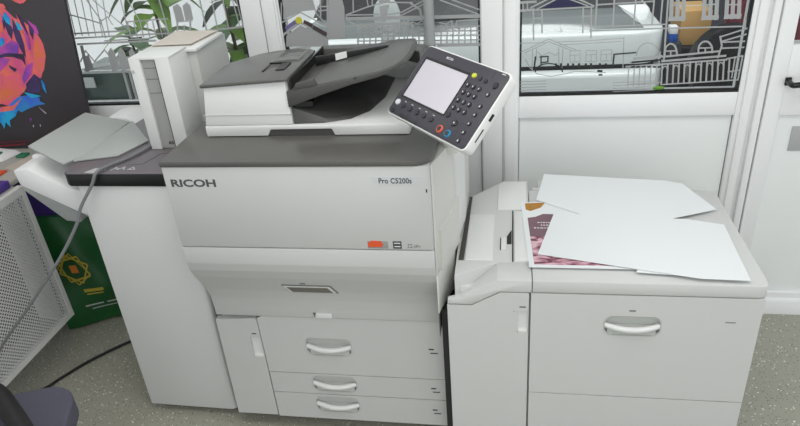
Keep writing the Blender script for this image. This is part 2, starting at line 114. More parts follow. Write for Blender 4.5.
mk('desk_top',(176,174,168),.45); mk('purple',(78,56,140),.5,vary=.1); mk('green_bag',(14,84,36),.35,vary=.25,scale=9); mk('gold',(190,170,60),.5); mk('bag_orange',(220,130,50),.5)
mk('cable_grey',(122,124,126),.5); mk('cable_black',(16,16,16),.5)
mk('chair_fabric',(84,84,98),.9,vary=.08,scale=90,bump=.3,bscale=900); mk('chair_black',(24,22,24),.5)
mk('green',(40,120,84),.5)
mk('leaf',(92,124,44),.5,vary=.45,scale=6); mk('leaf_dark',(50,76,44),.5,vary=.4,scale=6); mk('bark',(110,96,80),.8); mk('pot',(150,140,130),.7)
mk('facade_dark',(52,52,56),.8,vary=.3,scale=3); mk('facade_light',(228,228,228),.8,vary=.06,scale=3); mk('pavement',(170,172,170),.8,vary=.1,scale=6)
mk('car_white',(236,240,238),.25,coat=.3,vary=.01); mk('car_glass',(120,124,124),.12,vary=.1,scale=3); mk('car_black',(26,26,28),.5); mk('lamp_glass',(190,196,198),.15)
mk('cardboard',(196,156,98),.7,vary=.06); mk('blue_box',(30,84,170),.5); mk('maroon',(124,52,66),.7,vary=.25,scale=30); mk('post_grey',(150,153,153),.5); mk('tank_glass',(104,118,112),.2,vary=.15,scale=5)
mk('lime',(140,200,60),.5); mk('rust',(150,84,50),.6)
# ------------------------------------------------------------------ geometry helpers
def B(): return bmesh.new()
def _merge(bm,t):
    me=bpy.data.meshes.new('tmp'); t.to_mesh(me); t.free(); bm.from_mesh(me); bpy.data.meshes.remove(me)
def _bev(t,bev,seg):
    if bev: bmesh.ops.bevel(t,geom=t.edges[:],offset=bev,segments=seg,profile=.5,affect='EDGES',clamp_overlap=True)
def box(bm,x0,x1,y0,y1,z0,z1,bev=0,seg=2):
    t=B(); bmesh.ops.create_cube(t,size=1)
    for v in t.verts: v.co=Vector((x0+(x1-x0)*(v.co.x+.5),y0+(y1-y0)*(v.co.y+.5),z0+(z1-z0)*(v.co.z+.5)))
    _bev(t,bev,seg); _merge(bm,t); return bm
AX={'x':lambda u,v,w:(w,u,v),'y':lambda u,v,w:(u,w,v),'z':lambda u,v,w:(u,v,w)}
def prism(bm,pts,axis,a,b,bev=0,seg=2):
    t=B(); f=AX[axis]; A=[t.verts.new(f(u,v,a)) for u,v in pts]; C=[t.verts.new(f(u,v,b)) for u,v in pts]
    t.faces.new(A); t.faces.new(C[::-1]); n=len(pts)
    for i in range(n): t.faces.new((A[i],C[i],C[(i+1)%n],A[(i+1)%n]))
    bmesh.ops.recalc_face_normals(t,faces=t.faces[:]); _bev(t,bev,seg); _merge(bm,t); return bm
def hexa(bm,bot,top,bev=0,seg=2):
    t=B(); A=[t.verts.new(p) for p in bot]; C=[t.verts.new(p) for p in top]; n=len(bot)
    t.faces.new(A); t.faces.new(C[::-1])
    for i in range(n): t.faces.new((A[i],C[i],C[(i+1)%n],A[(i+1)%n]))
    bmesh.ops.recalc_face_normals(t,faces=t.faces[:]); _bev(t,bev,seg); _merge(bm,t); return bm
def holed(bm,outer,holes,axis,a,b):
    t=B(); f=AX[axis]; loops=[outer]+holes; es=[]; L=[]
    for lp in loops:
        vs=[t.verts.new(f(u,v,a)) for u,v in lp]; L.append(vs)
        es+=[t.edges.new((vs[i],vs[(i+1)%len(vs)])) for i in range(len(vs))]
    bmesh.ops.triangle_fill(t,use_beauty=True,edges=es)
    fr=t.faces[:]; r=bmesh.ops.extrude_face_region(t,geom=fr); d=Vector(f(0,0,b-a))
    for v in [g for g in r['geom'] if isinstance(g,bmesh.types.BMVert)]: v.co+=d
    bmesh.ops.recalc_face_normals(t,faces=t.faces[:]); _merge(bm,t); return bm
def rrect(x0,x1,y0,y1,r,n=5):
    out=[]
    for cx,cy,a in ((x1-r,y1-r,0),(x0+r,y1-r,90),(x0+r,y0+r,180),(x1-r,y0+r,270)):
        for i in range(n+1):
            q=math.radians(a+90*i/n); out.append((cx+r*math.cos(q),cy+r*math.sin(q)))
    return out
def smooth_pts(pts,sub=6):
    P=[Vector(p) for p in pts]; out=[]
    for i in range(len(P)-1):
        p0=P[max(i-1,0)];p1=P[i];p2=P[i+1];p3=P[min(i+2,len(P)-1)]
        for k in range(sub):
            t=k/sub; out.append(.5*((2*p1)+(p2-p0)*t+(2*p0-5*p1+4*p2-p3)*t*t+(3*p1-p0-3*p2+p3)*t**3))
    out.append(P[-1]); return out
def tube(bm,pts,r,n=10,taper=None):
    P=[Vector(p) for p in pts]; rings=[]; up=None
    for i,p in enumerate(P):
        d=(P[min(i+1,len(P)-1)]-P[max(i-1,0)]).normalized()
        if up is None: up=Vector((0,0,1)) if abs(d.z)<.9 else Vector((1,0,0))
        s=d.cross(up).normalized(); up=s.cross(d).normalized()
        rr=r if taper is None else r*(1-(1-taper)*i/(len(P)-1))
        rings.append([bm.verts.new(p+rr*(math.cos(2*math.pi*k/n)*s+math.sin(2*math.pi*k/n)*up)) for k in range(n)])
    fs=[]
    for a,b in zip(rings,rings[1:]):
        for k in range(n): fs.append(bm.faces.new((a[k],a[(k+1)%n],b[(k+1)%n],b[k])))
    fs.append(bm.faces.new(rings[0])); fs.append(bm.faces.new(rings[-1])); bmesh.ops.recalc_face_normals(bm,faces=fs); return bm
def lathe(bm,prof,c=(0,0,0),n=24):
    rings=[[bm.verts.new((c[0]+r*math.cos(2*math.pi*k/n),c[1]+r*math.sin(2*math.pi*k/n),c[2]+z)) for k in range(n)] for r,z in prof]; fs=[]
    for a,b in zip(rings,rings[1:]):
        for k in range(n): fs.append(bm.faces.new((a[k],a[(k+1)%n],b[(k+1)%n],b[k])))
    fs.append(bm.faces.new(rings[0])); fs.append(bm.faces.new(rings[-1])); bmesh.ops.recalc_face_normals(bm,faces=fs); return bm
def ellipsoid(bm,c,r,rot=None,u=20,v=12):
    t=B(); bmesh.ops.create_uvsphere(t,u_segments=u,v_segments=v,radius=1); m=Matrix.Diagonal((*r,1))
    if rot: m=rot.to_4x4()@m
    t.transform(Matrix.Translation(c)@m); _merge(bm,t); return bm
def strip(bm,pts,w,y):
    """flat film line in the plane of the glass"""
    P=[Vector((a,b)) for a,b in pts]
    for q_,(a,b) in enumerate(zip(P,P[1:])):
        d=(b-a); yy=y-q_*2e-6
        if d.length<1e-5: continue
        d.normalize(); n=Vector((-d.y,d.x))*w/2; e=d*w*.3
        q=[a-e+n,a-e-n,b+e-n,b+e+n]; bm.faces.new([bm.verts.new((v.x,yy,v.y)) for v in q])
    return bm
def flat(bm,pts,y): bm.faces.new([bm.verts.new((a,y,b)) for a,b in pts]); return bm
def text_bm(s,size,loc,rot=Matrix.Rotation(math.pi/2,4,'X'),bold=0,space=1,width=None,align='LEFT',ext=.0004):
    cu=bpy.data.curves.new('t','FONT'); cu.body=s; cu.size=size; cu.offset=bold; cu.extrude=ext; cu.space_character=space; cu.align_x=align; cu.resolution_u=3
    o=bpy.data.objects.new('t',cu); COL.objects.link(o); dg=bpy.context.evaluated_depsgraph_get(); me=bpy.data.meshes.new_from_object(o.evaluated_get(dg))
    bm=B(); bm.from_mesh(me); bpy.data.objects.remove(o); bpy.data.curves.remove(cu); bpy.data.meshes.remove(me)
    if width:
        xs=[v.co.x for v in bm.verts]; k=width/(max(xs)-min(xs)); m=min(xs)
        for v in bm.verts: v.co.x=(v.co.x-m)*k
    bm.transform(Matrix.Translation(loc)@rot); return bm
# ------------------------------------------------------------------ objects
def wloc(o):
    v=Vector((0,0,0))
    while o: v+=o.location; o=o.parent
    return v
def thing(name,label,cat,loc=(0,0,0),group=None):
    o=bpy.data.objects.new(name,None); o.empty_display_size=.05; COL.objects.link(o); o.location=loc; o['label']=label; o['category']=cat
    if group: o['group']=group
    return o
def O(name,bm,m,parent=None,label=None,ang=35,kind=None):
    if parent: bm.transform(Matrix.Translation(-wloc(parent)))
    me=bpy.data.meshes.new(name); bm.to_mesh(me); bm.free(); me.materials.append(M[m] if isinstance(m,str) else m)
    for p in me.polygons: p.use_smooth=True
    me.set_sharp_from_angle(angle=math.radians(ang))
    o=bpy.data.objects.new(name,me); COL.objects.link(o)
    if parent: o.parent=parent
    if label: o['label']=label
    if kind: o['kind']=kind
    return o
def tag(o,label,cat,group=None):
    o['label']=label; o['category']=cat
    if group: o['group']=group
    return o
def S(name,bm,m,parent=None):
    o=O(name,bm,m,parent)
    if parent is None: o['kind']='structure'
    return o
def root(name,bm,m,label,cat,loc,group=None):
    """a thing that is a mesh with its origin at its base"""
    bm.transform(Matrix.Translation(-Vector(loc))); o=O(name,bm,m); o.location=loc; return tag(o,label,cat,group)
# ================================================================== SETTING
YW=.888
S('floor',box(B(),-3.2,3.4,-3.2,1.02,-.05,0),'floor')
def frame_bars(name,bars,m='pvc'): 
    bm=B()
    for b in bars: box(bm,*b)
    return S(name,bm,m)
# wall of white plastic glazing: posts, rails and infill panels
wb=B()
for x0,x1 in ((-2.6,-.90),(-.053,.098),(.842,.984),(1.757,1.848)): box(wb,x0,x1,YW,.97,0,2.3,.004)
for x0,x1 in ((-.90,-.053),(.098,.842),(.984,1.757)):
    box(wb,x0,x1,YW+.001,.965,.875,.962,.004); box(wb,x0,x1,YW+.001,.965,0,.09,.003); box(wb,x0,x1,YW+.001,.965,1.95,2.3,.003)
    box(wb,x0,x1,YW+.022,.955,.09,.876)
S('wall_back',wb,'pvc')
gl=B()
for x0,x1 in ((-.053,.098),(.842,.984)):
    xm=(x0+x1)/2+.005; box(gl,x0+.004,x1-.004,YW-.012,YW+.002,.01,2.29,.004)
    box(gl,xm+.012,x1-.012,YW-.020,YW-.010,.01,2.29,.003)
box(gl,1.772,1.803,YW-.014,YW+.002,.01,2.29,.006); box(gl,1.815,1.84,YW-.022,YW+.002,.01,2.29,.006)
S('trim_1',gl,'pvc')
sm=B()
for x0,x1 in ((-.053,.098),(.842,.984)): box(sm,(x0+x1)/2+.010,(x0+x1)/2+.0125,YW-.0125,YW-.011,.02,2.28)
for x0,x1 in ((.984,1.757),(.098,.842)):
    box(sm,x0,x1,YW+.0195,YW+.0225,.8735,.8765); box(sm,x0-.001,x0+.0018,YW+.019,YW+.0225,.09,.876); box(sm,x1-.0025,x1+.001,YW+.019,YW+.0225,.09,.876)
S('trim_2',sm,'mark_grey')
S('wall_left',box(B(),-3.2,-3.1,-3.2,.97,0,2.7),'pvc_panel')
# inset panel faces (slightly cooler tone)
pn=B()
for x0,x1 in ((-.90,-.053),(.098,.842),(.984,1.757)): box(pn,x0+.004,x1-.004,YW+.0185,YW+.0215,.094,.872)
S('trim_3',pn,'pvc_panel')
def window(n,x0,x1,lines,fills):
    fr=B()
    for b in ((x0,x1,.962,.970),(x0,x1,1.942,1.95)): box(fr,b[0],b[1],YW+.004,YW+.03,b[2],b[3])
    for a,b in ((x0,x0+.007),(x1-.007,x1)): box(fr,a,b,YW+.004,YW+.03,.97,1.942)
    o=S('window_%d'%n,fr,'gasket')
    g=O('pane',box(B(),x0+.007,x1-.007,YW+.006,YW+.010,.97,1.942),'glass',o)
    for nm,m,ls,fs,y in fills:
        bm=B()
        for q,f in enumerate(fs): flat(bm,f,y+.0004+q*2e-5)
        for q,(w,pts) in enumerate(ls): strip(bm,pts,w,y-q*1.5e-5)
        O(nm,bm,m,o)
    return o
# film lines are clipped to each pane by their own coordinates
yf=YW+.0035
window(1,-.90,-.053,None,[('frosted_decal','frost',DEC_L,FILL_L,yf)])
yb=[(a,b) for a,b in []]
dm=B()
w2=window(2,.098,.842,None,[('frosted_decal','frost',DEC_M,FILL_M,yf),('lilac_decal','lilac_film',[],PURPLE_M,yf-.0026),('brown_decal','brown_film',[],BROWN_M,yf-.0026)])
o=O('yellow_decal',lathe(B(),[(.001,-.0004),(.0135,-.0004),(.0135,.0004),(.001,.0004)],n=20),'yellow_film',w2)
o.rotation_euler=(math.pi/2,0,0); o.location=(.168,yf-.0032,1.279)
w3=window(3,.984,1.757,None,[('frosted_decal','frost',DEC_R,[],yf),('dark_decal','frost_dark',DARK_R,[],yf-.0030),('navy_decal','navy',[],NAVY_R,yf+.0004)])
# door at the right edge
d=B(); box(d,1.852,1.905,YW-.004,.955,.002,2.1,.004); box(d,2.60,2.66,YW-.004,.955,.002,2.1,.004)
for z0,z1 in ((.002,.10),(.873,1.126),(2.02,2.1)): box(d,1.905,2.60,YW-.002,.955,z0,z1,.003)
box(d,1.905,2.60,YW+.018,.945,.10,.874)
dr=S('door_1',d,'pvc')
O('pane',box(B(),1.905,2.60,YW+.02,YW+.026,1.126,2.02),'glass',dr)
O('panel',box(B(),1.909,2.596,YW+.0145,YW+.0175,.104,.870),'pvc_panel',dr)
h=B(); box(h,1.900,1.922,YW-.012,YW-.004,.985,1.015,.005); tube(h,smooth_pts([(1.911,YW-.010,1.0),(1.911,YW-.05,1.0),(1.93,YW-.058,1.003),(1.98,YW-.058,1.009),(2.03,YW-.055,1.012)],5),.010,10)
O('door_handle',h,'black_plastic',dr,label='black lever handle')
O('notice_plate',box(B(),1.966,2.10,YW+.010,YW+.0142,.728,.824,.001),'plate_grey',dr,label='grey rectangular plate')
bb=B(); prism(bb,[(YW-.016,0),(YW-.016,.06),(YW-.008,.072),(YW-.001,.072),(YW-.001,0)],'x',1.66,2.9); S('baseboard_back',bb,'pvc')
S('wall_right',box(B(),2.66,3.4,YW,.97,0,2.3),'pvc')
# ceiling and lamps of the room
S('ceiling',box(B(),-3.2,3.4,-3.2,1.0,2.70,2.76),'pvc')
# ================================================================== PRINTING PRESS
cp=thing('copier','large white office copier with dark top, scanner and tilted control panel','copier',(.375,.45,0))
O('body',box(B(),.004,.746,.12,.80,.05,1.084,.003),'shell',cp)
bm=B(); prism(bm,[(.001,.0),(.742,.0),(.748,.006),(.748,.118),(.001,.118)],'z',.829,1.084,.0025); O('front_cover',bm,'shell',cp)
bm=B(); prism(bm,[(0,.8255),(.0,.770),(.006,.742),(.024,.705),(.050,.665),(.072,.625),(.085,.585),(.0905,.545),(.0915,.5095),(.118,.5095),(.118,.8255)],'x',.001,.748,.0015); lc=O('lower_cover',bm,'shell',cp,ang=25)
# grip vent on the lower cover, lying on its slope
def on_slope(z):
    P=[(.0,.770),(.006,.742),(.024,.705),(.050,.665),(.072,.625),(.085,.585)]
    for (y0,z0),(y1,z1) in zip(P,P[1:]):
        if z<=z0 and z>=z1: return y0+(y1-y0)*(z0-z)/(z0-z1)
zt,zb=.666,.624; yt,yb2=on_slope(zt)-.0025,on_slope(zb)-.0025
def slopequad(x0,x1,x2,x3,a,b,off):
    def P(x,t): return (x,yt+(yb2-yt)*t-off*.88,zt+(zb-zt)*t+off*-.48)
    return [P(x0,a),P(x1,a),P(x2,b),P(x3,b)]
bm=B(); hexa(bm,slopequad(.265,.418,.434,.281,0,1,-.004),slopequad(.265,.418,.434,.281,0,1,.001)); v=O('vent',bm,'mark_grey',lc)
bm=B(); hexa(bm,slopequad(.268,.416,.431,.283,.06,.94,0),slopequad(.268,.416,.431,.283,.06,.94,.0018)); O('vent_frame',bm,'vent_frame',lc)
bm=B(); hexa(bm,slopequad(.279,.408,.420,.291,.2,.86,.001),slopequad(.279,.408,.420,.291,.2,.86,.0026)); O('vent_grille',bm,'grille',lc)
bm=B(); box(bm,.327,.345,on_slope(.678)-.002,on_slope(.678)+.004,.676,.680); O('mark',bm,'mark_grey',lc)
bm=B(); box(bm,.338,.398,.086,.0915,.512,.532,.002); O('catch',bm,'shell_light',lc)
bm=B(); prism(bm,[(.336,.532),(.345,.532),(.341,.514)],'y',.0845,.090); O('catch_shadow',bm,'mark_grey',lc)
# dark work top
ol=[(-.001,-.004),(.70,-.004)]+[(.70+.055*math.sin(math.radians(a)),.051-.055*math.cos(math.radians(a))) for a in range(15,91,15)]+[(.762,.20),(.762,.80),(-.001,.80)]
bm=B(); prism(bm,ol,'z',1.0855,1.1015,.003); O('top_plate',bm,'dark_top',cp)
# front lower left door + trays
D=.0955
bm=B(); holed(bm,[(-.010,.066),(.1395,.066),(.1365,.42),(.1345,.488),(.130,.496),(-.008,.486)],[rrect(.098,.134,.328,.418,.006)],'y',D,D+.022)
ld=O('side_door',bm,'shell',cp)
bm=B(); box(bm,.096,.136,D+.010,D+.02,.326,.420); box(bm,.0985,.1335,D+.001,D+.012,.328,.343,.003); lt=O('latch',bm,'shell_light',ld)
bm=B(); box(bm,.108,.124,D-.0006,D+.001,.430,.434); O('mark',bm,'text_dark',ld)
def handle(par,xc,zc,w=.158,h=.072,y=D,mt='shell_light'):
    r=h/2-.001
    ring=rrect(xc-w/2,xc+w/2,zc-h/2,zc+h/2,r*.75,6); inn=rrect(xc-w/2+.0035,xc+w/2-.0035,zc-h/2+.003,zc+h/2-.003,r*.72,6)
    bm=B(); holed(bm,ring,[inn],'y',y-.0012,y+.014); O('handle_rim',bm,'recess',par)
    bm=B(); box(bm,xc-w/2,xc+w/2,y+.012,y+.0145,zc-h/2,zc+h/2); prism(bm,[(y-.001,zc-h/2+.004),(y+.010,zc-.004),(y+.013,zc-.004),(y+.013,zc-h/2+.004)],'x',xc-w/2+.012,xc+w/2-.012,.002)
    O('handle_cup',bm,'recess',par)
    # grip: a bowed bar over the cup
    pts=[]; n=14
    for i in range(n+1):
        t=-1+2*i/n; pts.append((xc+t*(w/2-.004),y+.002-.014*(1-t*t),zc+.008*abs(t)**2.2-.008))
    bm=B(); rows=[]
    for x,yy,z in pts:
        k=.012
        rows.append([bm.verts.new(q) for q in ((x,yy,z+k*.55),(x,yy-.004,z+k*.2),(x,yy-.004,z-k*.5),(x,yy+.003,z-k*.95),(x,yy+.011,z-k*.6),(x,yy+.009,z+k*.45))])
    for a,b in zip(rows,rows[1:]):
        for k in range(6): bm.faces.new((a[k],b[k],b[(k+1)%6],a[(k+1)%6]))
    bm.faces.new(rows[0]); bm.faces.new(rows[-1][::-1]); bmesh.ops.recalc_face_normals(bm,faces=bm.faces[:])
    O('handle',bm,mt,par,label='white bowed grip',ang=60)
def tray(par,z0,z1,xc,zc,x0a,x0b,name='paper_drawer',cut=False,hh=.072):
    hole=rrect(xc-.158/2,xc+.158/2,zc-hh/2,zc+hh/2,.026,6)
    outer=[(x0a,z0),(.7475,z0),(.7475,z1),(x0b,z1)]
    if cut: outer=[(x0a,z0),(.7475,z0),(.7475,z1),(x0b+.018,z1),(x0b,z1-.010)]
    bm=B(); holed(bm,outer,[hole],'y',D,D+.022); o=O(name,bm,'shell',par); handle(o,xc,zc,h=hh)
    return o
t1=tray(cp,.2705,.5065,.367,.388,.1415,.1375,cut=True,hh=.076)
t2=tray(cp,.1790,.2675,.368,.227,.1425,.1418)
t3=tray(cp,.0620,.1760,.368,.132,.1435,.1428)
for t,z,hgt in ((t1,.388,.02),(t2,.221,.017),(t3,.124,.02)):
    bm=B(); box(bm,.699,.716,D-.0007,D+.001,z+.005,z+.010); box(bm,.704,.728,D-.0007,D+.001,z-.010,z-.006); 
    O('label',bm,'text_dark',t)
bm=B(); box(bm,.02,.73,.14,.78,.052,.064); O('plinth',bm,'core_dark',cp)
for x,y in ((.10,.20),(.65,.20),(.10,.72),(.65,.72)):
    bm=B(); lathe(bm,[(.001,0),(.022,0),(.024,.02),(.012,.03),(.012,.056),(.001,.056)],(x,y,0),16); O('caster',bm,'mark_grey',cp)
# lettering and stickers on the front cover
fc=[o for o in cp.children if o.name.startswith('front_cover')][0]
O('lettering',text_bm('RICOH',.0305,(.0195,-.0003,1.0255),bold=.0009,width=.132),'logo_grey',fc,label='grey maker lettering')
bm=B(); prism(bm,[(.590,1.056),(.722,1.054),(.722,1.031),(.604,1.031),(.598,1.038)],'y',-.0008,.001); O('model_plate',bm,'plate_light',fc)
O('model_lettering',text_bm('Pro C5200s',.0215,(.611,-.0009,1.0355),bold=.0003,width=.088),'text_dark',fc)
bm=B(); box(bm,.562,.620,-.0006,.001,.833,.8565,.0002); O('sticker',bm,'sticker_grey',fc)
bm=B(); prism(bm,[(.563,.8375),(.601,.8375),(.607,.846),(.601,.8565),(.575,.858),(.563,.851)],'y',-.0011,.0005); O('orange_sticker',bm,'orange',fc,label='orange sticker')
bm=B(); box(bm,.634,.658,-.0006,.001,.833,.8565); O('energy_sticker',bm,'text_dark',fc,label='small black square sticker')
bm=B(); box(bm,.6375,.6545,-.0009,.001,.8385,.8415); box(bm,.6375,.6545,-.0009,.001,.849,.852); O('energy_print',bm,'white',fc)
bm=B(); box(bm,.676,.687,-.0006,.001,.846,.8475); box(bm,.676,.6775,-.0006,.001,.839,.8475); box(bm,.6855,.687,-.0006,.001,.839,.8475); box(bm,.674,.689,-.0006,.001,.8365,.838)
O('symbol',bm,'mark_grey',fc)
O('symbol_text',text_bm('dh',.013,(.692,-.0004,.8375),width=.018),'mark_grey',fc)
bm=B(); box(bm,.735,.7385,-.0006,.001,1.008,1.018); O('keyhole',bm,'black_plastic',fc)
# right-hand flank cover next to the feeder cabinet
sc=thing  # keep name short below
bm=B(); prism(bm,[(.7485,.0085),(.7525,.010),(.757,.035),(.792,.16),(.8105,.37),(.8115,.56),(.7485,.56)],'z',.735,1.083,.002); prism(bm,[(.7485,.0085),(.7525,.010),(.757,.035),(.7885,.15),(.7885,.56),(.7485,.56)],'z',.605,.736,.002); prism(bm,[(.7485,.10),(.7515,.10),(.7515,.56),(.7485,.56)],'z',.10,.606); fl=O('side_cover',bm,'shell_side',cp)
bm=B(); hexa(bm,[(.7655,.045,.738),(.804,.20,.738),(.804,.20,.895),(.7655,.045,.865)],[(.759,.047,.738),(.797,.202,.738),(.797,.202,.895),(.759,.047,.865)])
O('side_panel',bm,'shell_side',fl)
bm=B(); hexa(bm,[(.7986,.20,.74),(.8115,.36,.74),(.8115,.36,1.08),(.7986,.20,1.08)],[(.792,.20,.74),(.805,.36,.74),(.805,.36,1.08),(.792,.20,1.08)]); O('side_strip',bm,'shell_light',fl)
bm=B(); box(bm,.7475,.7492,.02,.10,.51,1.082); O('seam',bm,'mark_grey',fl)
# ---------------- document feeder on the scanner
Z0=1.1018
bm=B(); prism(bm,[(.068,Z0+.012),(.068,Z0+.034),(.675,Z0+.034),(.675,Z0+.002),(.458,Z0+.002),(.450,Z0+.021),(.268,Z0+.021),(.258,Z0+.002),(.070,Z0+.002)],'y',.173,.66,.003); 
df=O('document_feeder',bm,'shell_light',cp)
bm=B(); box(bm,.262,.454,.178,.30,Z0+.0005,Z0+.022); O('grip_recess',bm,'dark_plastic',df)
bm=B(); hexa(bm,[(.070,.1745,1.1365),(.338,.1745,1.1365),(.338,.56,1.1365),(.085,.54,1.1365)],[(.086,.180,1.252),(.331,.180,1.2665),(.331,.48,1.258),(.11,.45,1.240)],.004); O('feeder_body',bm,'shell_light',df)
bm=B(); box(bm,.0705,.339,.1735,.176,1.168,1.1695); O('feeder_seam',bm,'plate_silver',df)
def zc(x): return 1.2525+(x-.08)*.060
ol=[(.078,.172),(.344,.167),(.334,.50)]+[(.300,.535),(.255,.545),(.19,.545),(.135,.52),(.098,.47),(.082,.41),(.077,.33)]
bm=B(); hexa(bm,[(x,y,zc(x)-(.012 if y>.3 else .002)) for x,y in ol],[(x,y,zc(x)+.008-(.010 if y>.45 else 0)) for x,y in ol],.003); fcv=O('feeder_cover',bm,'dark_top',df,ang=50)
bm=B()
for a,b,c,e,m in ((.237,.262,.303,.3375,0),):
    for q in ((a,a+.004,b,e),(a,c,e-.003,e)): box(bm,q[0],q[1],q[2],q[3],zc(q[0])+.0068,zc(q[1])+.0088)
hexa(bm,[(.279,.262,zc(.279)+.006),(.306,.262,zc(.306)+.006),(.304,.337,zc(.304)+.006),(.277,.337,zc(.277)+.006)],[(.279,.262,zc(.279)+.0088),(.306,.262,zc(.306)+.0088),(.304,.337,zc(.304)+.0088),(.277,.337,zc(.277)+.0088)])
O('latch_recess',bm,'black_plastic',fcv)
bm=B()
for y in (.372,.385,.398,.42,.44,.5,.51):
    x0=.236 if y<.42 else .255
    k=random.random()*.015; hexa(bm,[(x0+k,y,zc(x0+k)+.007),(.318-k,y,zc(.318)+.007),(.318-k,y+.004,zc(.318)+.007),(x0+k,y+.004,zc(x0+k)+.007)],[(x0+k,y,zc(x0+k)+.0088),(.318-k,y,zc(.318)+.0088),(.318-k,y+.004,zc(.318)+.0088),(x0+k,y+.004,zc(x0+k)+.0088)])
for y0,x in ((.36,.232),(.36,.316)): hexa(bm,[(x,y0,zc(x)+.007),(x+.003,y0,zc(x)+.007),(x+.003,.51,zc(x)+.007),(x,.51,zc(x)+.007)],[(x,y0,zc(x)+.0088),(x+.003,y0,zc(x)+.0088),(x+.003,.51,zc(x)+.0088),(x,.51,zc(x)+.0088)])
O('instruction_label',bm,'sticker_grey',fcv)
# black mouth of the feeder
bm=B(); prism(bm,[(.3405,1.142),(.3405,1.262),(.345,1.262),(.345,1.142)],'y',.19,.56); box(bm,.345,.60,.555,.565,1.19,1.252); box(bm,.341,.40,.19,.555,1.185,1.20); O('feeder_mouth',bm,'black_plastic',df)
# sloping original tray
def zt2(x): return 1.236+(x-.333)*.145+max(0,x-.53)*.10
ol=[(.3335,.172),(.43,.172),(.524,.172),(.526,.172),(.60,.174),(.645,.190),(.668,.225),(.676,.30),(.676,.42),(.664,.475),(.60,.54),(.3465,.54)]
def zl(x,y): return (zt2(x)-.047+(x-.333)*.20) if x<.5 else zt2(x)-.012
bm=B(); hexa(bm,[(x,y,(zl(x,y) if y<.2 else zt2(x)-.010)) for x,y in ol],[(x,y,zt2(x)) for x,y in ol],.002); it=O('original_tray',bm,'dark_plastic',df,ang=30)
bm=B(); il=[(.40,.182),(.525,.182),(.60,.184),(.640,.20),(.660,.235),(.668,.30),(.668,.40),(.655,.46),(.56,.50),(.40,.43)]
hexa(bm,[(x,y,zt2(x)-.003) for x,y in il],[(x,y,zt2(x)+.0022) for x,y in il],.001); O('tray_floor',bm,'tray_grey',it)
bm=B()
def bar(bm,a,b,w,h,up=.002):
    a=Vector(a);b=Vector(b); d=(b-a).normalized(); s=Vector((-d.y,d.x,0))*w/2
    hexa(bm,[a+s,a-s,b-s,b+s],[v+Vector((0,0,h)) for v in (a+s,a-s,b-s,b+s)])
bar(bm,(.533,.175,zt2(.533)),(.556,.47,zt2(.556)),.006,.003); O('tray_hinge',bm,'black_plastic',it)
bm=B(); bar(bm,(.558,.19,zt2(.558)),(.585,.50,zt2(.585)),.002,.003); O('tray_fold',bm,'dark_plastic',it)
bm=B(); bar(bm,(.462,.19,zt2(.462)),(.485,.30,zt2(.485)),.004,.003); O('size_mark',bm,'plate_silver',it)
bm=B(); hexa(bm,[(.352,.178,1.236),(.425,.178,1.246),(.425,.19,1.246),(.352,.19,1.236)],[(.360,.178,1.256),(.415,.178,1.268),(.415,.19,1.268),(.360,.19,1.256)],.003); O('front_guide',bm,'dark_plastic',it)
bm=B(); hexa(bm,[(.36,.40,1.24),(.58,.455,1.275),(.58,.465,1.275),(.36,.41,1.24)],[(.36,.40,1.270),(.58,.455,1.284),(.58,.465,1.284),(.36,.41,1.270)],.002); O('back_guide',bm,'black_plastic',it)
bm=B(); hexa(bm,[(.424,.404,1.256),(.458,.412,1.262),(.458,.4145,1.262),(.424,.4065,1.256)],[(.424,.404,1.276),(.458,.412,1.281),(.458,.4145,1.281),(.424,.4065,1.276)]); O('paper_tag',bm,'white',it)
bm=B(); prism(bm,[(.333,.555),(.60,.545),(.672,.48),(.684,.40),(.684,.56),(.60,.60),(.333,.60)],'z',1.215,1.255,.003); O('tray_back_rim',bm,'tray_grey',df)
# dark wedge painting in the shade on the paper exit under the original tray
bm=B(); hexa(bm,[(.3405,.180,1.137),(.43,.185,1.137),(.50,.215,1.137),(.545,.28,1.137),(.57,.40,1.137),(.57,.60,1.137),(.3405,.60,1.137)],[(.3405,.185,1.185),(.43,.195,1.146),(.495,.225,1.143),(.537,.29,1.141),(.56,.40,1.141),(.56,.60,1.141),(.3405,.60,1.20)],.001); O('exit_shade_wedge',bm,'dark_plastic',df)
bm=B(); box(bm,.655,.676,.20,.64,1.134,1.20,.006); box(bm,.34,.676,.60,.66,1.134,1.215,.006); O('feeder_wall',bm,'shell_light',df)
# ---------------- control panel, local frame from its real tilt
PR=Matrix(((.6758,.5344,-.5077),(-.7356,.4447,-.511),(-.0473,.7188,.6936)))
PX,PYv,PZ=PR.col[0].normalized(),None,None
PZ=PX.cross(PR.col[1]).normalized(); PYv=PZ.cross(PX).normalized()
PM=Matrix.Translation((.7961,-.0001,1.2751))@Matrix((PX,PYv,PZ)).transposed().to_4x4()
def ploc(bm): bm.transform(PM); return bm
w2_,h2_=.1598,.1031
bm=B(); prism(bm,rrect(-w2_,w2_,-h2_,h2_,.014,5),'z',-.030,-.0015,.003); op=O('control_panel',ploc(bm),'shell_light',cp)
bm=B(); prism(bm,rrect(-w2_+.0035,w2_-.004,-h2_+.0035,h2_-.0035,.012,5),'z',-.003,.0006,.001); O('bezel',ploc(bm),'bezel',op)
bm=B(); holed(bm,rrect(-.139,.0385,-.0500,.0710,.002),[rrect(-.1345,.0355,-.0450,.0645,.001)],'z',.0005,.0016); O('screen_frame',ploc(bm),'black_plastic',op)
bm=B(); box(bm,-.1345,.0355,-.0450,.0645,.0002,.0009); sco=O('screen',ploc(bm),'lcd',op,label='pale lit screen')
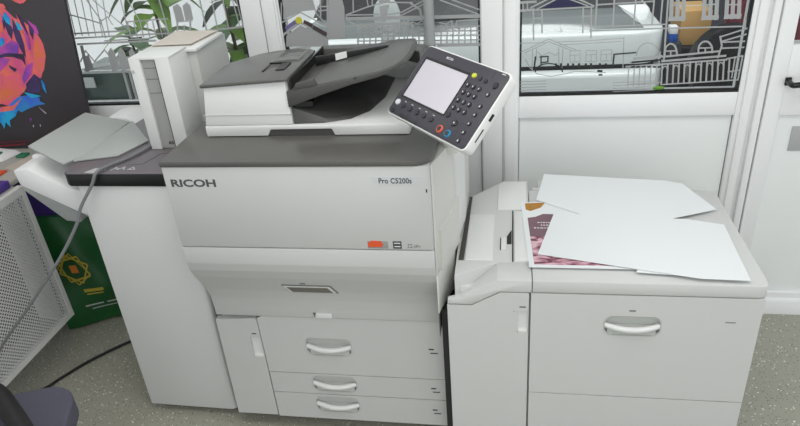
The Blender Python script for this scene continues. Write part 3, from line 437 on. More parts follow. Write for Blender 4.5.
def keyo(x,y,rx,ry,m='key',h=.0035,nm='key'):
    bm=B(); t=B(); bmesh.ops.create_cone(t,cap_ends=True,segments=16,radius1=1,radius2=.82,depth=1)
    t.transform(Matrix.Translation((x,y,h/2+.0004))@Matrix.Diagonal((rx,ry,h,1))); _merge(bm,t); return O(nm,ploc(bm),m,op,ang=50)
for y in (.0427,.0225,.0006,-.0203):
    for x in (.0520,.0722,.0930): keyo(x,y,.0078,.0068)
keyo(.0500,-.0412,.0085,.0075)
keyo(.0536,.0687,.0075,.0068,'key_yellow'); keyo(.077,.0673,.0062,.0055); keyo(.0969,.0662,.0062,.0055)
keyo(.1324,.0645,.0092,.0088)
for y in (.039,.007,-.0155,-.0392,-.0627,-.0852): keyo(.1275,y,.0062,.0058)
keyo(.0847,-.053,.0115,.0085); keyo(.0517,-.0805,.0105,.0105,'key_red'); keyo(.0517,-.0805,.0078,.0078,'key',.0042); keyo(.0831,-.0825,.0105,.0105,'key_blue'); keyo(.0831,-.0825,.0078,.0078,'key',.0042)
keyo(-.1384,-.0664,.0085,.0085,'key_light')
for x in (-.1113,-.0821,-.0510,-.0226,.0079): keyo(x,-.0700,.0085,.0068)
keyo(-.1385,-.0920,.0062,.0055)
def km(b): O('key_mark',ploc(b),'key_light',op)
for y in (.0427,.0225,.0006,-.0203):
    for x in (.0520,.0722,.0930): km(box(B(),x-.0012,x+.0012,y-.0022,y+.0022,.0036,.0042))
for y in (.039,.007,-.0155,-.0392,-.0627,-.0852): km(prism(B(),[(.1250,y-.003),(.1300,y-.003),(.1275,y+.003)],'z',.0036,.0042))
for x in (-.1113,-.0821,-.0510,-.0226,.0079): km(box(B(),x-.004,x+.004,-.0585,-.0570,.0004,.0010))
km(box(B(),.130,.142,.0945,.0965,.0004,.001)); km(box(B(),.0830,.0864,-.055,-.051,.0036,.0042))

bm=B(); box(bm,-.105,-.030,-.0985,-.0885,.0004,.0012,.0004); O('slot_strip',ploc(bm),'key',op)
for y0,y1 in ((-.099,-.043),(.075,.099)): O('divider',ploc(box(B(),.1075,.1083,y0,y1,.0004,.0009)),'key',op)
bm=text_bm('RICOH',.0085,(0,0,0),rot=Matrix.Identity(4),bold=.0002,ext=.0002); bm.transform(Matrix.Translation((-.069,.0835,.0009))); O('lettering',ploc(bm),'key_light',op)
bm=B(); box(bm,w2_-.0005,w2_+.0008,-.012,.006,-.020,-.012); box(bm,w2_-.0005,w2_+.0008,-.070,-.035,-.016,-.013); O('port',ploc(bm),'black_plastic',op)
bm=B(); box(bm,-.02,.06,-.05,.03,-.050,-.029,.006); ploc(bm)
tube(bm,smooth_pts([(.812,.04,1.252),(.815,.09,1.20),(.80,.13,1.13),(.79,.15,1.07)],5),.026,14); O('panel_arm',bm,'shell_side',cp)
# ================================================================== LARGE PAPER CABINET (right)
lc2=thing('paper_cabinet','wide white paper feeder cabinet with flat top holding loose sheets','cabinet',(1.2,.3,0))
F=.02
O('body',box(B(),.812,1.630,F+.024,.585,.05,.679,.003),'cabinet_white',lc2)
# lid: right part flat, left part steps down towards the copier
bm=B(); prism(bm,[(1.0175,F),(1.616,F),(1.631,F+.006),(1.636,F+.02),(1.636,.587),(1.0175,.587)],'z',.6815,.721,.004); lid=O('lid',bm,'cabinet_white',lc2)
ring=[(.7765,.634),(.846,.634),(.927,.6815),(1.0155,.6815),(1.0155,.7205),(.919,.7205),(.808,.655),(.7765,.652)]
ybk=lambda x: min(.1124,max(.034,.037+(x-.797)*.609))
bm=B(); hexa(bm,[(x,F,z) for x,z in ring],[(x,ybk(x),z) for x,z in ring],.002); O('lid_step',bm,'cabinet_white',lc2)
bm=B(); prism(bm,[(.797,.036),(.921,.1125),(1.0155,.1125),(1.0155,.66),(.93,.66),(.8165,.53),(.794,.30)],'z',.64,.7215,.003)
O('feed_cover',bm,'cabinet_white',lc2)
bm=B(); prism(bm,[(.822,.118),(.905,.118),(.905,.40),(.822,.40)],'z',.7205,.7255,.003); prism(bm,[(.912,.43),(1.01,.43),(1.01,.64),(.93,.64),(.912,.615)],'z',.7205,.728,.003); prism(bm,[(.967,.115),(1.012,.115),(1.012,.42),(.967,.42)],'z',.7205,.7275,.003)
O('feed_lid',bm,'shell_light',lc2)
bm=B(); box(bm,.9605,.9645,.116,.465,.7205,.7228); box(bm,.924,.927,.18,.25,.7205,.7232); hexa(bm,[(.945,.215,.7205),(.959,.215,.7205),(.959,.30,.7205),(.945,.26,.7205)],[(.945,.215,.7235),(.959,.215,.7235),(.959,.30,.7235),(.945,.26,.7235)]); O('feed_seam',bm,'core_dark',lc2)
bm=B(); box(bm,.927,.944,.18,.255,.7212,.7265,.002); O('feed_tab',bm,'shell_light',lc2)
# foam strip between copier and cabinet
bm=B(); hexa(bm,[(.803,.12,.69),(.8185,.12,.69),(.8235,.52,.70),(.8145,.52,.70)],[(.803,.12,.7245),(.8185,.12,.7245),(.8235,.52,.7275),(.8145,.52,.7275)]); O('foam_strip',bm,'foam',lc2)
# rear stop + back lip
bm=B(); box(bm,1.03,1.60,.587,.60,.62,.724,.003); O('rear_lip',bm,'cabinet_white',lc2)
bm=B(); box(bm,.05+1.0,1.56,.594,.68,.55,.716,.004); O('rear_housing',bm,'cabinet_white',lc2)
# narrow left door
bm=B(); holed(bm,[(.7745,.07),(1.0085,.07),(1.0085,.6785),(.929,.6785),(.846,.6305),(.7745,.6305)],[rrect(.9765,1.0065,.535,.616,.003)],'y',F,F+.022); nd=O('side_door',bm,'cabinet_white',lc2)
bm=B(); box(bm,.975,1.0075,F+.008,F+.02,.534,.617); box(bm,.9775,1.006,F+.001,F+.01,.535,.547,.002); O('latch',bm,'shell_light',nd)
bm=B(); box(bm,.982,1.000,F-.0006,F+.001,.628,.633); box(bm,.966,.968,F-.0006,F+.001,.612,.616); O('mark',bm,'mark_grey',nd)
def cdrawer(z0,z1,hz,xr0,xr1):
    outer=[(1.0145,z0),(xr0,z0),(xr1,z1),(1.0145,z1)]
    holes=[rrect(1.297-.079,1.297+.079,hz-.036,hz+.036,.026,6)] if hz else []
    bm=B(); holed(bm,outer,holes,'y',F,F+.022); o=O('paper_drawer',bm,'cabinet_white',lc2)
    if hz: handle(o,1.297,hz,y=F)
    return o
u1=cdrawer(.3085,.6785,.576,1.630,1.630); u2=cdrawer(.07,.3055,None,1.630,1.630)
for b in ((1.285,1.302,.626,.631),(1.541,1.567,.597,.600)): O('mark',box(B(),b[0],b[1],F-.0006,F+.001,b[2],b[3]),'mark_grey',u1)
bm=B(); box(bm,.7535,.813,F+.022,.57,.06,.595); O('dark_gap',bm,'core_dark',lc2)
bm=B(); box(bm,.80,1.60,.06,.56,.03,.052); O('plinth',bm,'core_dark',lc2)
for x,y in ((.86,.12),(1.56,.12),(.86,.52),(1.56,.52)):
    bm=B(); lathe(bm,[(.001,0),(.020,0),(.022,.016),(.012,.024),(.012,.034),(.001,.034)],(x,y,0),14); O('caster',bm,'mark_grey',lc2)
# ---- sheets on the cabinet
def sheet(name,pts,z,label,m='paper',lift=None,group=None,cat='paper sheet'):
    n=len(pts); t=B(); cx=sum(p[0] for p in pts)/n; cy=sum(p[1] for p in pts)/n
    zz=[z+(lift[i] if lift else 0) for i in range(n)]
    hexa(t,[(x-cx,y-cy,zz[i]-z) for i,(x,y) in enumerate(pts)],[(x-cx,y-cy,zz[i]-z+.0012) for i,(x,y) in enumerate(pts)])
    o=O(name,t,m); o.location=(cx,cy,z); return tag(o,label,cat,group)
pr=sheet('printed_sheet',[(1.009,.078),(1.40,.078),(1.40,.51),(.989,.477)],.7285,'colour print with pink pattern, brown patch and white border under the blank sheets',cat='print',m='paper')
bm=B(); hexa(bm,[(1.024,.092,.7298),(1.38,.092,.7298),(1.38,.25,.7298),(1.0155,.25,.7298)],[(1.024,.092,.7301),(1.38,.092,.7301),(1.38,.25,.7301),(1.0155,.25,.7301)]); O('pink_picture',bm,'print',pr)
bm=B(); pp=[(1.0155,.25),(1.14,.25),(1.15,.39),(1.06,.395),(1.035,.375),(1.010,.368)]; hexa(bm,[(x,y,.7298) for x,y in pp],[(x,y,.7301) for x,y in pp]); O('plum_block',bm,'plum',pr)
bm=B(); pp=[(1.005,.425),(1.02,.415),(1.035,.425),(1.055,.44),(1.07,.475),(1.003,.468)]; hexa(bm,[(x,y,.7298) for x,y in pp],[(x,y,.7301) for x,y in pp]); O('ochre_patch',bm,'ochre',pr)
bm=B()
for y,x0,x1 in ((.335,1.04,1.095),(.318,1.05,1.08),(.300,1.028,1.105),(.288,1.07,1.08)):
    x=x0
    while x<x1: 
        k=random.uniform(.004,.010); box(bm,x,x+k,y,y+.005,.7301,.7303); x+=k+.003
O('print_text',bm,'paper',pr)
pr.location.z-=.0
sheet('paper_sheet',[(1.041,.490),(1.3,.30),(1.601,.429),(1.537,.615),(1.48,.639),(1.075,.693)],.7315,'blank white sheet at the back of the cabinet, its back edge towards the window',group=None)
sheet('paper_sheet',[(1.30,.060),(1.575,.034),(1.590,.10),(1.36,.20)],.7305,'blank white sheet showing only a thin corner under the front sheet')
sheet('paper_sheet',[(1.035,.142),(1.46,.032),(1.586,.026),(1.597,.328),(1.50,.36),(1.095,.394)],.7330,'large blank white sheet lying on top at the front of the cabinet')
# ================================================================== FINISHER (left)
fn=thing('finisher','tall white finishing unit with dark slab top left of the copier','finisher',(-.22,.45,0))
bm=B(); prism(bm,[(-.388,.146),(-.060,.141),(-.048,.146),(-.043,.158),(-.043,.75),(-.388,.75)],'z',.03,.955,.004); O('body',bm,'finisher_white',fn)
bm=B(); box(bm,-.0385,-.012,.17,.74,.05,.95); O('gap_shade_strip',bm,'core_dark',fn)  # dark strip standing in for the shade in the gap beside the copier
bm=B(); box(bm,-.36,-.07,.19,.72,.008,.031); O('plinth',bm,'core_dark',fn)
for x,y in ((-.34,.22),(-.09,.22),(-.34,.70),(-.09,.70)):
    bm=B(); lathe(bm,[(.001,0),(.018,0),(.018,.01),(.001,.01)],(x,y,0),14); O('foot',bm,'black_plastic',fn)
bm=B(); prism(bm,[(-.405,.135),(-.006,.135),(-.006,.76),(-.388,.76),(-.440,.26),(-.424,.150)],'z',.957,.9995,.006); sl=O('top_slab',bm,'black_plastic',fn)
bm=B(); prism(bm,[(-.404,.137),(-.0075,.137),(-.0075,.758),(-.387,.758),(-.437,.26),(-.422,.152)],'z',.9985,1.0010,.0006); O('top_face',bm,'slab_top',fn)
bm=B()
for pts in ([(-.345,.150),(-.335,.170),(-.318,.160),(-.31,.175),(-.297,.158),(-.335,.152)],[(-.325,.175),(-.30,.182),(-.29,.165)],[(-.27,.160),(-.262,.185),(-.25,.165),(-.235,.188),(-.228,.165)],[(-.262,.172),(-.23,.178)],[(-.215,.165),(-.205,.185),(-.192,.168),(-.212,.168)]):
    for a,b in zip(pts,pts[1:]): bar(bm,(*a,1.0008),(*b,1.0008),.0035,.0006)
O('pictogram',bm,'plate_silver',fn)
bm=B(); hexa(bm,[(-.352,.146,1.0008),(-.318,.140,1.0008),(-.305,.170,1.0008),(-.330,.178,1.0008)],[(-.352,.146,1.0016),(-.318,.140,1.0016),(-.305,.170,1.0016),(-.330,.178,1.0016)]); O('pictogram_patch',bm,'plate_silver',fn)
bm=B()
for a,b in (((-.235,.20),(-.185,.208)),((-.185,.208),(-.165,.285)),((-.165,.285),(-.10,.31))): bar(bm,(*a,1.0006),(*b,1.0006),.0025,.0006)
O('groove',bm,'core_dark',fn)
# grey output trays
bm=B(); hexa(bm,[(-.590,.235,1.047),(-.452,.195,1.0025),(-.425,.27,1.0025),(-.425,.57,1.0025),(-.578,.548,1.047)],[(-.590,.235,1.056),(-.452,.195,1.0095),(-.425,.27,1.0095),(-.425,.57,1.0095),(-.578,.548,1.056)],.003); O('output_tray',bm,'grey_tray',fn)
bm=B(); hexa(bm,[(-.436,.222,1.0020),(-.30,.262,1.0020),(-.258,.388,1.0020),(-.42,.58,1.0020)],[(-.436,.222,1.009),(-.30,.262,1.009),(-.258,.388,1.009),(-.42,.58,1.009)],.003); O('output_flap',bm,'grey_tray',fn)
# white curved guide behind
bm=B(); prof=[(-.575,.99),(-.545,1.005),(-.50,1.014),(-.46,1.012),(-.41,.985),(-.392,.972)]
prism(bm,[(x,z) for x,z in prof]+[(-.392,.95),(-.575,.97)],'y',.60,.72,.004); O('rear_guide',bm,'white',fn)
# white lower booklet tray, rising to the left
bm=B(); fr=[(-.647,.983),(-.595,.990),(-.54,.958),(-.475,.924),(-.392,.90)]; lo=[(-.392,.80),(-.463,.832),(-.55,.880),(-.640,.930)]
prism(bm,fr+lo,'y',.20,.56,.005); O('booklet_tray',bm,'white',fn)
bm=B(); hexa(bm,[(-.505,.30,.940),(-.47,.26,.922),(-.455,.27,.914),(-.485,.33,.930)],[(-.505,.30,.950),(-.47,.26,.932),(-.455,.27,.924),(-.485,.33,.940)]); O('tray_slot',bm,'black_plastic',fn)
bm=B()
for y in (.30,.37,.44): hexa(bm,[(-.645,y,.980),(-.56,y+.02,.972),(-.56,y+.035,.972),(-.645,y+.02,.980)],[(-.645,y,.993),(-.56,y+.02,.979),(-.56,y+.035,.979),(-.645,y+.02,.993)],.002)
O('tray_rib',bm,'white',fn)
bm=B(); prism(bm,[(-.735,.872),(-.70,.880),(-.545,.775),(-.545,.735),(-.60,.74)],'y',.30,.34,.003); O('tray_support',bm,'grey_tray',fn)
bm=B(); box(bm,-.60,-.388,.33,.45,.74,.83,.004); O('support_box',bm,'recess',fn)
# ---- tower unit standing on the finisher
tw=thing('interposer_tower','tall white tower with dark recessed front strip standing on the finishing unit','printer tower',(-.15,.45,1.001))
bm=B(); box(bm,-.213,-.176,.322,.455,1.0015,1.304,.003); box(bm,-.126,-.079,.322,.455,1.0015,1.304,.003); box(bm,-.178,-.124,.336,.455,1.0015,1.304); box(bm,-.213,-.079,.3225,.455,1.298,1.3055,.002); O('housing',bm,'shell_light',tw)
bm=B(); box(bm,-.175,-.127,.331,.337,1.004,1.296); O('front_strip',bm,'strip_grey',tw)
bm=B()
for z in (1.27,1.235,1.19): box(bm,-.172,-.130,.3303,.3315,z,z+.0012)
box(bm,-.1295,-.1265,.326,.337,1.004,1.296); O('strip_seam',bm,'text_dark',tw)
bm=B(); box(bm,-.150,-.144,.3290,.331,1.018,1.026); box(bm,-.141,-.134,.3290,.331,1.018,1.021); box(bm,-.141,-.134,.3290,.331,1.024,1.027); O('emblem',bm,'text_dark',tw)
bm=B(); box(bm,-.208,-.201,.3205,.3225,1.258,1.268,.0005); O('button',bm,'plate_silver',tw)
bm=B(); box(bm,-.205,-.05,.4555,.70,1.0015,1.287,.004); O('rear_housing',bm,'recess',tw)
bm=B(); prism(bm,[(-.226,.445),(-.042,.443),(-.042,.665),(-.228,.685)],'z',1.2885,1.2985,.002); O('top_board',bm,'shell_light',tw)
for i in range(2):
    k=.003*i
    sheet('cover_sheet',[(-.215+k,.475+k),(-.075-k*.5,.478+k),(-.058,.668-k),(-.226+k,.680)],1.2992+.0042*i,
      ['grey-beige board under the topmost beige sheet on the white tower','topmost beige sheet lying on the white tower'][i],m='paper_warm' if i==1 else 'card',group='beige sheets on the tower')
# grey cable
bm=B(); tube(bm,smooth_pts([(-.228,.44,1.0085),(-.224,.34,1.0085),(-.248,.246,1.0085),(-.285,.18,1.009),(-.297,.128,1.008),(-.314,.117,.975),(-.369,.105,.901),(-.396,.094,.845),(-.469,.062,.74),(-.619,.03,.571),(-.781,0,.395),(-.815,-.03,.30),(-.83,-.08,.15),(-.83,-.16,.010)],6),.0052,10)
root('power_cable',bm,'cable_grey','grey cable trailing over the finishing unit and down past the perforated panel','cable',(-.4,.1,.8))
bm=B(); tube(bm,smooth_pts([(-1.10,.02,.007),(-.909,.203,.007),(-.868,.275,.007),(-.802,.389,.007),(-.705,.506,.007),(-.60,.60,.007),(-.50,.70,.007),(-.45,.80,.007)],6),.006,8)
root('floor_cable',bm,'cable_black','black cable lying on the speckled floor','cable',(-.8,.39,0))
# ================================================================== LEFT SIDE
XP=-.85
dk=thing('desk','grey-topped desk with white perforated metal side panel','desk',(-1.2,.2,0))
bm=B(); box(bm,-1.9,-.868,-.62,.44,.788,.808,.003); box(bm,-1.9,-.93,.44,.86,.788,.808,.003); O('desk_top',bm,'desk_top',dk)
bm=B(); bm.faces.new([bm.verts.new(q) for q in ((XP,-.6,.225),(XP,.435,.225),(XP,.425,.79),(XP,-.6,.79))]); O('side_panel',bm,'perf',dk)
bm=B()
prism(bm,[(-.60,.205),(.449,.205),(.449,.228),(-.60,.228)],'x',XP-.02,XP+.003); prism(bm,[(-.60,.782),(.437,.782),(.435,.812),(-.60,.812)],'x',XP-.018,XP+.003)
prism(bm,[(.430,.2045),(.4497,.2045),(.4377,.8125),(.418,.8125)],'x',XP-.0205,XP+.0036); O('panel_frame',bm,'frame_metal',dk)
O('back_board',box(B(),-1.84,-.872,.395,.413,.22,.786),'frame_metal',dk)
for b in ((-1.88,-1.84,-.6,-.56),(-1.30,-1.26,-.6,-.56),(-1.30,-1.26,.36,.394),(-1.86,-1.82,.80,.84),(-1.42,-1.38,.82,.855)): O('desk_leg',box(B(),*b,0,.786),'frame_metal',dk)

bm=B(); box(bm,-.95,-.94,-.55,.37,.24,.77); O('inner_shade_sheet',bm,'facade_dark',dk)  # dark sheet added so the perforations look shaded inside
# poster
ps=thing('poster','black picture board with a neon coloured tiger face, standing on the desk','picture',(-1.05,.81,.81))
bm=B(); prism(bm,[(-1.75,.812),(-.765,.812),(-.69,1.56),(-1.75,1.56)],'y',.8012,.818,.002); O('board',bm,'board_black',ps)
ks=sorted({c for c,_ in TIGER}); me=bpy.data.meshes.new('tiger_picture'); vs=[];fs=[];mi=[]; wl=wloc(ps)
for n,(c,pts) in enumerate(TIGER):
    k=len(vs); vs+=[(a-wl.x,.8008-.00012*n-wl.y,b-wl.z) for a,b in pts]; fs.append(list(range(k,k+len(pts)))); mi.append(ks.index(c))
me.from_pydata(vs,[],fs)
for c in ks: me.materials.append(M['neon_'+c])
for p_,m_ in zip(me.polygons,mi): p_.material_index=m_
tp=bpy.data.objects.new('tiger_picture',me); COL.objects.link(tp); tp.parent=ps; tp['label']='neon pink, orange and blue tiger face'
# things lying on the desk
bm=B(); hexa(bm,[(-1.20,.64,.8085),(-1.10,.66,.8085),(-1.08,.76,.8085),(-1.22,.76,.8085)],[(-1.19,.65,.834),(-1.11,.67,.828),(-1.10,.75,.826),(-1.21,.75,.84)],.006); pk=root('wrapped_package',bm,'white','white crumpled package with green print on the desk below the poster','package',(-1.15,.7,.8085))
bm=B(); hexa(bm,[(-1.165,.672,.832),(-1.125,.682,.829),(-1.13,.71,.830),(-1.16,.705,.834)],[(-1.165,.672,.837),(-1.125,.682,.834),(-1.13,.71,.835),(-1.16,.705,.839)]); O('green_print',bm,'green',pk)
bm=B(); box(bm,-1.07,-1.03,.70,.74,.8085,.818,.003); root('green_packet',bm,'green','small green packet on the desk under the poster edge','packet',(-1.05,.73,.8085))
bm=B(); box(bm,-1.06,-.89,.33,.43,.8085,.838,.004); root('purple_folder',bm,'purple','purple folder at the near right corner of the desk','folder',(-.97,.38,.8085))
bm=B(); box(bm,-1.08,-1.01,.52,.57,.8085,.816,.003); root('orange_packet',bm,'orange','small orange packet on the desk at the left photo edge','packet',(-1.05,.54,.8085))
sheet('paper_sheet',[(-1.05,.60),(-.94,.56),(-.94,.69),(-1.02,.72)],.8086,'pale grey sheet lying on the desk beside the grey output tray',m='card')
# bags on the floor
gb=thing('green_bag','dark green carrier bag with golden geometric emblem on the floor','bag',(-.9,.75,0))
def bq(u,v,off=0):
    bl=Vector((-1.02,.58,.012)); br=Vector((-.71,.76,.012)); tl=Vector((-1.07,.61,.57)); tr=Vector((-.83,.78,.50))
    p=(bl*(1-u)+br*u)*(1-v)+(tl*(1-u)+tr*u)*v
    n=(br-bl).cross(tl-bl).normalized(); bul=.03*math.sin(math.pi*u)*math.sin(math.pi*min(1,v*1.1))+.006*math.sin(u*9+v*5)+.005*math.sin(v*13-u*4)
    return p+n*(bul+off)
NU,NV=14,14
bm=B(); fro=[[bm.verts.new(bq(i/NU,j/NV)) for i in range(NU+1)] for j in range(NV+1)]
bk=[[bm.verts.new(bq(i/NU,j/NV,-.03-.04*(1-j/NV))) for i in range(NU+1)] for j in range(NV+1)]
for j in range(NV):
    for i in range(NU):
        bm.faces.new((fro[j][i],fro[j][i+1],fro[j+1][i+1],fro[j+1][i])); bm.faces.new((bk[j][i],bk[j+1][i],bk[j+1][i+1],bk[j][i+1]))
    bm.faces.new((fro[j][0],fro[j+1][0],bk[j+1][0],bk[j][0])); bm.faces.new((fro[j][NU],bk[j][NU],bk[j+1][NU],fro[j+1][NU]))
for i in range(NU): bm.faces.new((fro[0][i],bk[0][i],bk[0][i+1],fro[0][i+1])); bm.faces.new((fro[NV][i],fro[NV][i+1],bk[NV][i+1],bk[NV][i]))
O('bag_body',bm,'green_bag',gb,ang=70)
def bagline(bm,pts,w):
    for (u0,v0),(u1,v1) in zip(pts,pts[1:]):
        du,dv=u1-u0,v1-v0; L=math.hypot(du,dv); nu,nv=-dv/L*w/2,du/L*w/2; q=6
        row=[]
        for k in range(q+1):
            t=k/q; u=u0+du*t; v=v0+dv*t; row.append((bm.verts.new(bq(u+nu,v+nv,.0025)),bm.verts.new(bq(u-nu,v-nv,.0025))))
        for a,b in zip(row,row[1:]): bm.faces.new((a[0],a[1],b[1],b[0]))
bm=B(); cu,cv=.36,.54
for rot in (12,57):
    P=[(cu+.19*math.cos(math.radians(rot+90*k)),cv+.14*math.sin(math.radians(rot+90*k))) for k in range(5)]; bagline(bm,P,.016)
bagline(bm,[(cu-.19,cv+.02),(cu+.02,cv+.15),(cu+.17,cv-.06),(cu-.02,cv-.15),(cu-.19,cv+.02)],.012)
bagline(bm,[(.36,.33),(.60,.33)],.03); bagline(bm,[(.38,.295),(.58,.295)],.012); O('emblem',bm,'gold',gb)
bm=B(); bagline(bm,[(cu-.045,cv),(cu+.045,cv)],.075); O('emblem_centre',bm,'bag_orange',gb)
bm=B(); bagline(bm,[(.30,.185),(.52,.185)],.014); bagline(bm,[(.56,.185),(.72,.185)],.014); bagline(bm,[(.36,.145),(.66,.145)],.010); O('bag_text',bm,'plate_silver',gb)
bm=B(); hexa(bm,[(-1.30,.68,.003),(-1.10,.72,.003),(-1.12,.83,.003),(-1.32,.80,.003)],[(-1.26,.70,.66),(-.98,.72,.64),(-1.0,.82,.64),(-1.27,.80,.66)],.02,3); root('purple_bag',bm,'purple','purple bag standing behind the green carrier bag under the desk','bag',(-1.15,.75,0))
# chair in the near left corner
ch=thing('office_chair','grey fabric office chair seat with black armrest in the near left corner','chair',(-.462,-.525,0))
R20=Matrix.Translation((-.462,-.525,0))@Matrix.Rotation(math.radians(22),4,'Z')
def rc(bm): bm.transform(R20); return bm
bm=B(); prism(bm,rrect(-.25,.25,-.24,.235,.09,8),'z',.415,.485,.028,4); O('seat',rc(bm),'chair_fabric',ch,ang=60)
bm=B(); prism(bm,rrect(-.22,.22,-.21,.21,.08,6),'z',.395,.42,.005); O('seat_shell',rc(bm),'chair_black',ch)
bm=B(); lathe(bm,[(.001,.09),(.03,.09),(.03,.25),(.022,.25),(.022,.40),(.001,.40)],(0,0,0),18); O('column',rc(bm),'chair_black',ch)
for k in range(5):
    a=math.radians(72*k+20); bm=B(); tube(bm,[(0,0,.10),(.14*math.cos(a),.14*math.sin(a),.095),(.27*math.cos(a),.27*math.sin(a),.065)],.022,8,.7); O('leg',rc(bm),'chair_black',ch)
    bm=B(); ellipsoid(bm,(.27*math.cos(a),.27*math.sin(a),.026),(.026,.026,.026),u=12,v=8); O('caster',rc(bm),'chair_black',ch)
bm=B(); tube(bm,smooth_pts([(-.55,-.62,.40),(-.62,-.50,.44),(-.55,-.36,.52),(-.44,-.375,.585),(-.32,-.455,.595),(-.21,-.54,.595)],5),.026,12); O('armrest',(bm),'chair_black',ch,label='black curved armrest')
bm=B(); t=B(); prism(t,rrect(-.21,.21,.56,.98,.10,6),'y',-.29,-.24,.02,3); t.transform(Matrix.Translation((0,0,0))); _merge(bm,t); O('backrest',rc(bm),'chair_fabric',ch,ang=60)
bm=B(); tube(bm,smooth_pts([(0,-.10,.40),(0,-.27,.42),(0,-.31,.55),(0,-.295,.75)],5),.02,8); O('back_stem',rc(bm),'chair_black',ch)
# ================================================================== BEYOND THE GLASS
S('trim_4',box(B(),-6,6,1.04,7,-.07,-.02),'pavement')
S('wall_facade_dark',box(B(),.25,5,5.0,5.1,-.02,4),'facade_dark')
S('wall_facade_light',box(B(),-6,.25,4.6,4.7,-.02,4),'facade_light')
ca=thing('car','white car parked nose towards the windows with grey panel below its windscreen','car',(.72,2.6,-.02))
bm=B(); pl=[(-.30,2.02),(-.2,2.0),(1.60,2.0)]+[(1.60+.14*math.sin(math.radians(a)),2.14-.14*math.cos(math.radians(a))) for a in range(15,91,15)]+[(1.74,2.5),(-.30,2.5)]
prism(bm,pl,'z',.745,.917,.022,3); O('bonnet_front',bm,'car_white',ca,ang=45)
bm=B(); prism(bm,[(-.30,1.95),(1.60,1.95),(1.70,1.98),(1.75,2.10),(1.75,2.4),(-.30,2.4)],'z',.40,.722,.03,3); O('bumper',bm,'car_white',ca)
bm=B(); prism(bm,[(-.28,2.02),(1.62,2.02),(1.70,2.08),(1.70,2.3),(-.28,2.3)],'z',.70,.76); O('grille',bm,'car_black',ca)
bm=B(); hexa(bm,[(-.25,2.06,.90),(1.66,2.06,.90),(1.66,2.4,.90),(-.25,2.4,.90)],[(-.20,2.13,.978),(1.55,2.13,.978),(1.50,2.36,1.0),(-.15,2.36,1.0)],.01); O('cowl',bm,'car_glass',ca)
bm=B(); hexa(bm,[(-.18,2.20,.95),(1.52,2.20,.95),(1.34,2.85,1.50),(0,2.85,1.50)],[(-.18,2.24,.94),(1.52,2.24,.94),(1.34,2.89,1.49),(0,2.89,1.49)],.004); O('windscreen',bm,'car_black',ca)
for a,b in (((.40,2.10,.985),(.95,2.16,1.0)),((1.205,2.05,.945),(1.235,2.04,.905))):
    bm=B(); tube(bm,[a,b],.008,8); O('wiper',bm,'car_black' if a[0]<1 else 'white',ca)
bm=B(); box(bm,-.02,1.36,2.86,4.4,1.48,1.56,.03,3); O('roof',bm,'car_white',ca)
bm=B(); box(bm,-.30,1.74,2.45,4.4,.32,.95,.05,3); O('car_body',bm,'car_white',ca)
bm=B(); hexa(bm,[(-.26,2.5,.95),(1.70,2.5,.95),(1.70,4.35,.95),(-.26,4.35,.95)],[(0,2.92,1.49),(1.34,2.92,1.49),(1.34,4.3,1.49),(0,4.3,1.49)]); O('cabin',bm,'car_black',ca)
for x in (-.20,1.60):
    for y in (2.75,4.0):
        bm=B(); t=B(); bmesh.ops.create_cone(t,cap_ends=True,segments=28,radius1=.32,radius2=.32,depth=.20); t.transform(Matrix.Translation((x+.04,y,.30))@Matrix.Rotation(math.pi/2,4,'Y')); _bev(t,.02,2); _merge(bm,t); O('wheel',bm,'car_black',ca)
bm=B(); box(bm,.45,.97,1.935,1.952,.46,.57,.004); O('number_plate',bm,'plate_silver',ca)
# sill outside with a lime clip
S('trim_5',box(B(),.99,1.75,.99,1.10,.80,.84),'facade_light')
bm=B(); ellipsoid(bm,(1.487,YW+.024,.977),(.021,.008,.0075)); root('plastic_clip',bm,'lime','bright green plastic bit lying at the bottom edge of right window','clip',(1.487,YW+.024,.9702))
bm=B(); lathe(bm,[(.001,-.02),(.0185,-.02),(.0185,1.16),(.0195,1.162),(.0195,1.168),(.0185,1.17),(.0185,2.2),(.001,2.2)],(.664,.846,0.02),20); root('post',bm,'post_grey','round grey post standing behind the copier in front of middle window','post',(.664,.846,0))
bm=B(); ellipsoid(bm,(.400,1.45,1.165),(.062,.04,.085)); box(bm,.37,.43,1.435,1.465,.40,1.15,.008); box(bm,.30,.50,1.25,1.50,.40,.45,.01); box(bm,.31,.34,1.26,1.29,-.02,.40); box(bm,.46,.49,1.26,1.29,-.02,.40); box(bm,.31,.34,1.46,1.49,-.02,.40); box(bm,.46,.49,1.46,1.49,-.02,.40); root('garden_chair',bm,'car_white','white chair with rounded back left of the grey post beyond middle window','chair',(.40,1.40,-.02))
# cardboard box, black and red things beyond the right window
bm=B(); box(bm,1.842,2.30,2.22,2.6,-.02,.77,.01); root('black_cabinet',bm,'car_black','black cabinet under the cardboard box beyond the right window','cabinet',(2.07,2.4,-.02))
cb=thing('cardboard_box','brown cardboard box beyond the right window','box',(1.93,2.35,.7705))
bm=B(); box(bm,1.855,2.01,2.25,2.5,.7715,.955,.004); O('carton',bm,'cardboard',cb)
bm=B(); box(bm,1.855,2.01,2.365,2.385,.9545,.9565); O('tape',bm,'card',cb)
bm=B(); box(bm,1.765,1.835,2.08,2.20,-.02,.829,.006); root('grey_cabinet',bm,'facade_dark','narrow dark cabinet right of the white car, carrying two small boxes','cabinet',(1.8,2.14,-.02))
bm=B(); box(bm,1.772,1.812,2.10,2.16,.830,.871,.003); root('blue_tin',bm,'blue_box','small blue box left of the cardboard box beyond right window','box',(1.79,2.13,.830))
bm=B(); box(bm,1.770,1.810,2.10,2.16,.872,.910,.003); root('white_carton',bm,'white','small white box sitting on the blue box beyond right window','box',(1.79,2.13,.872))
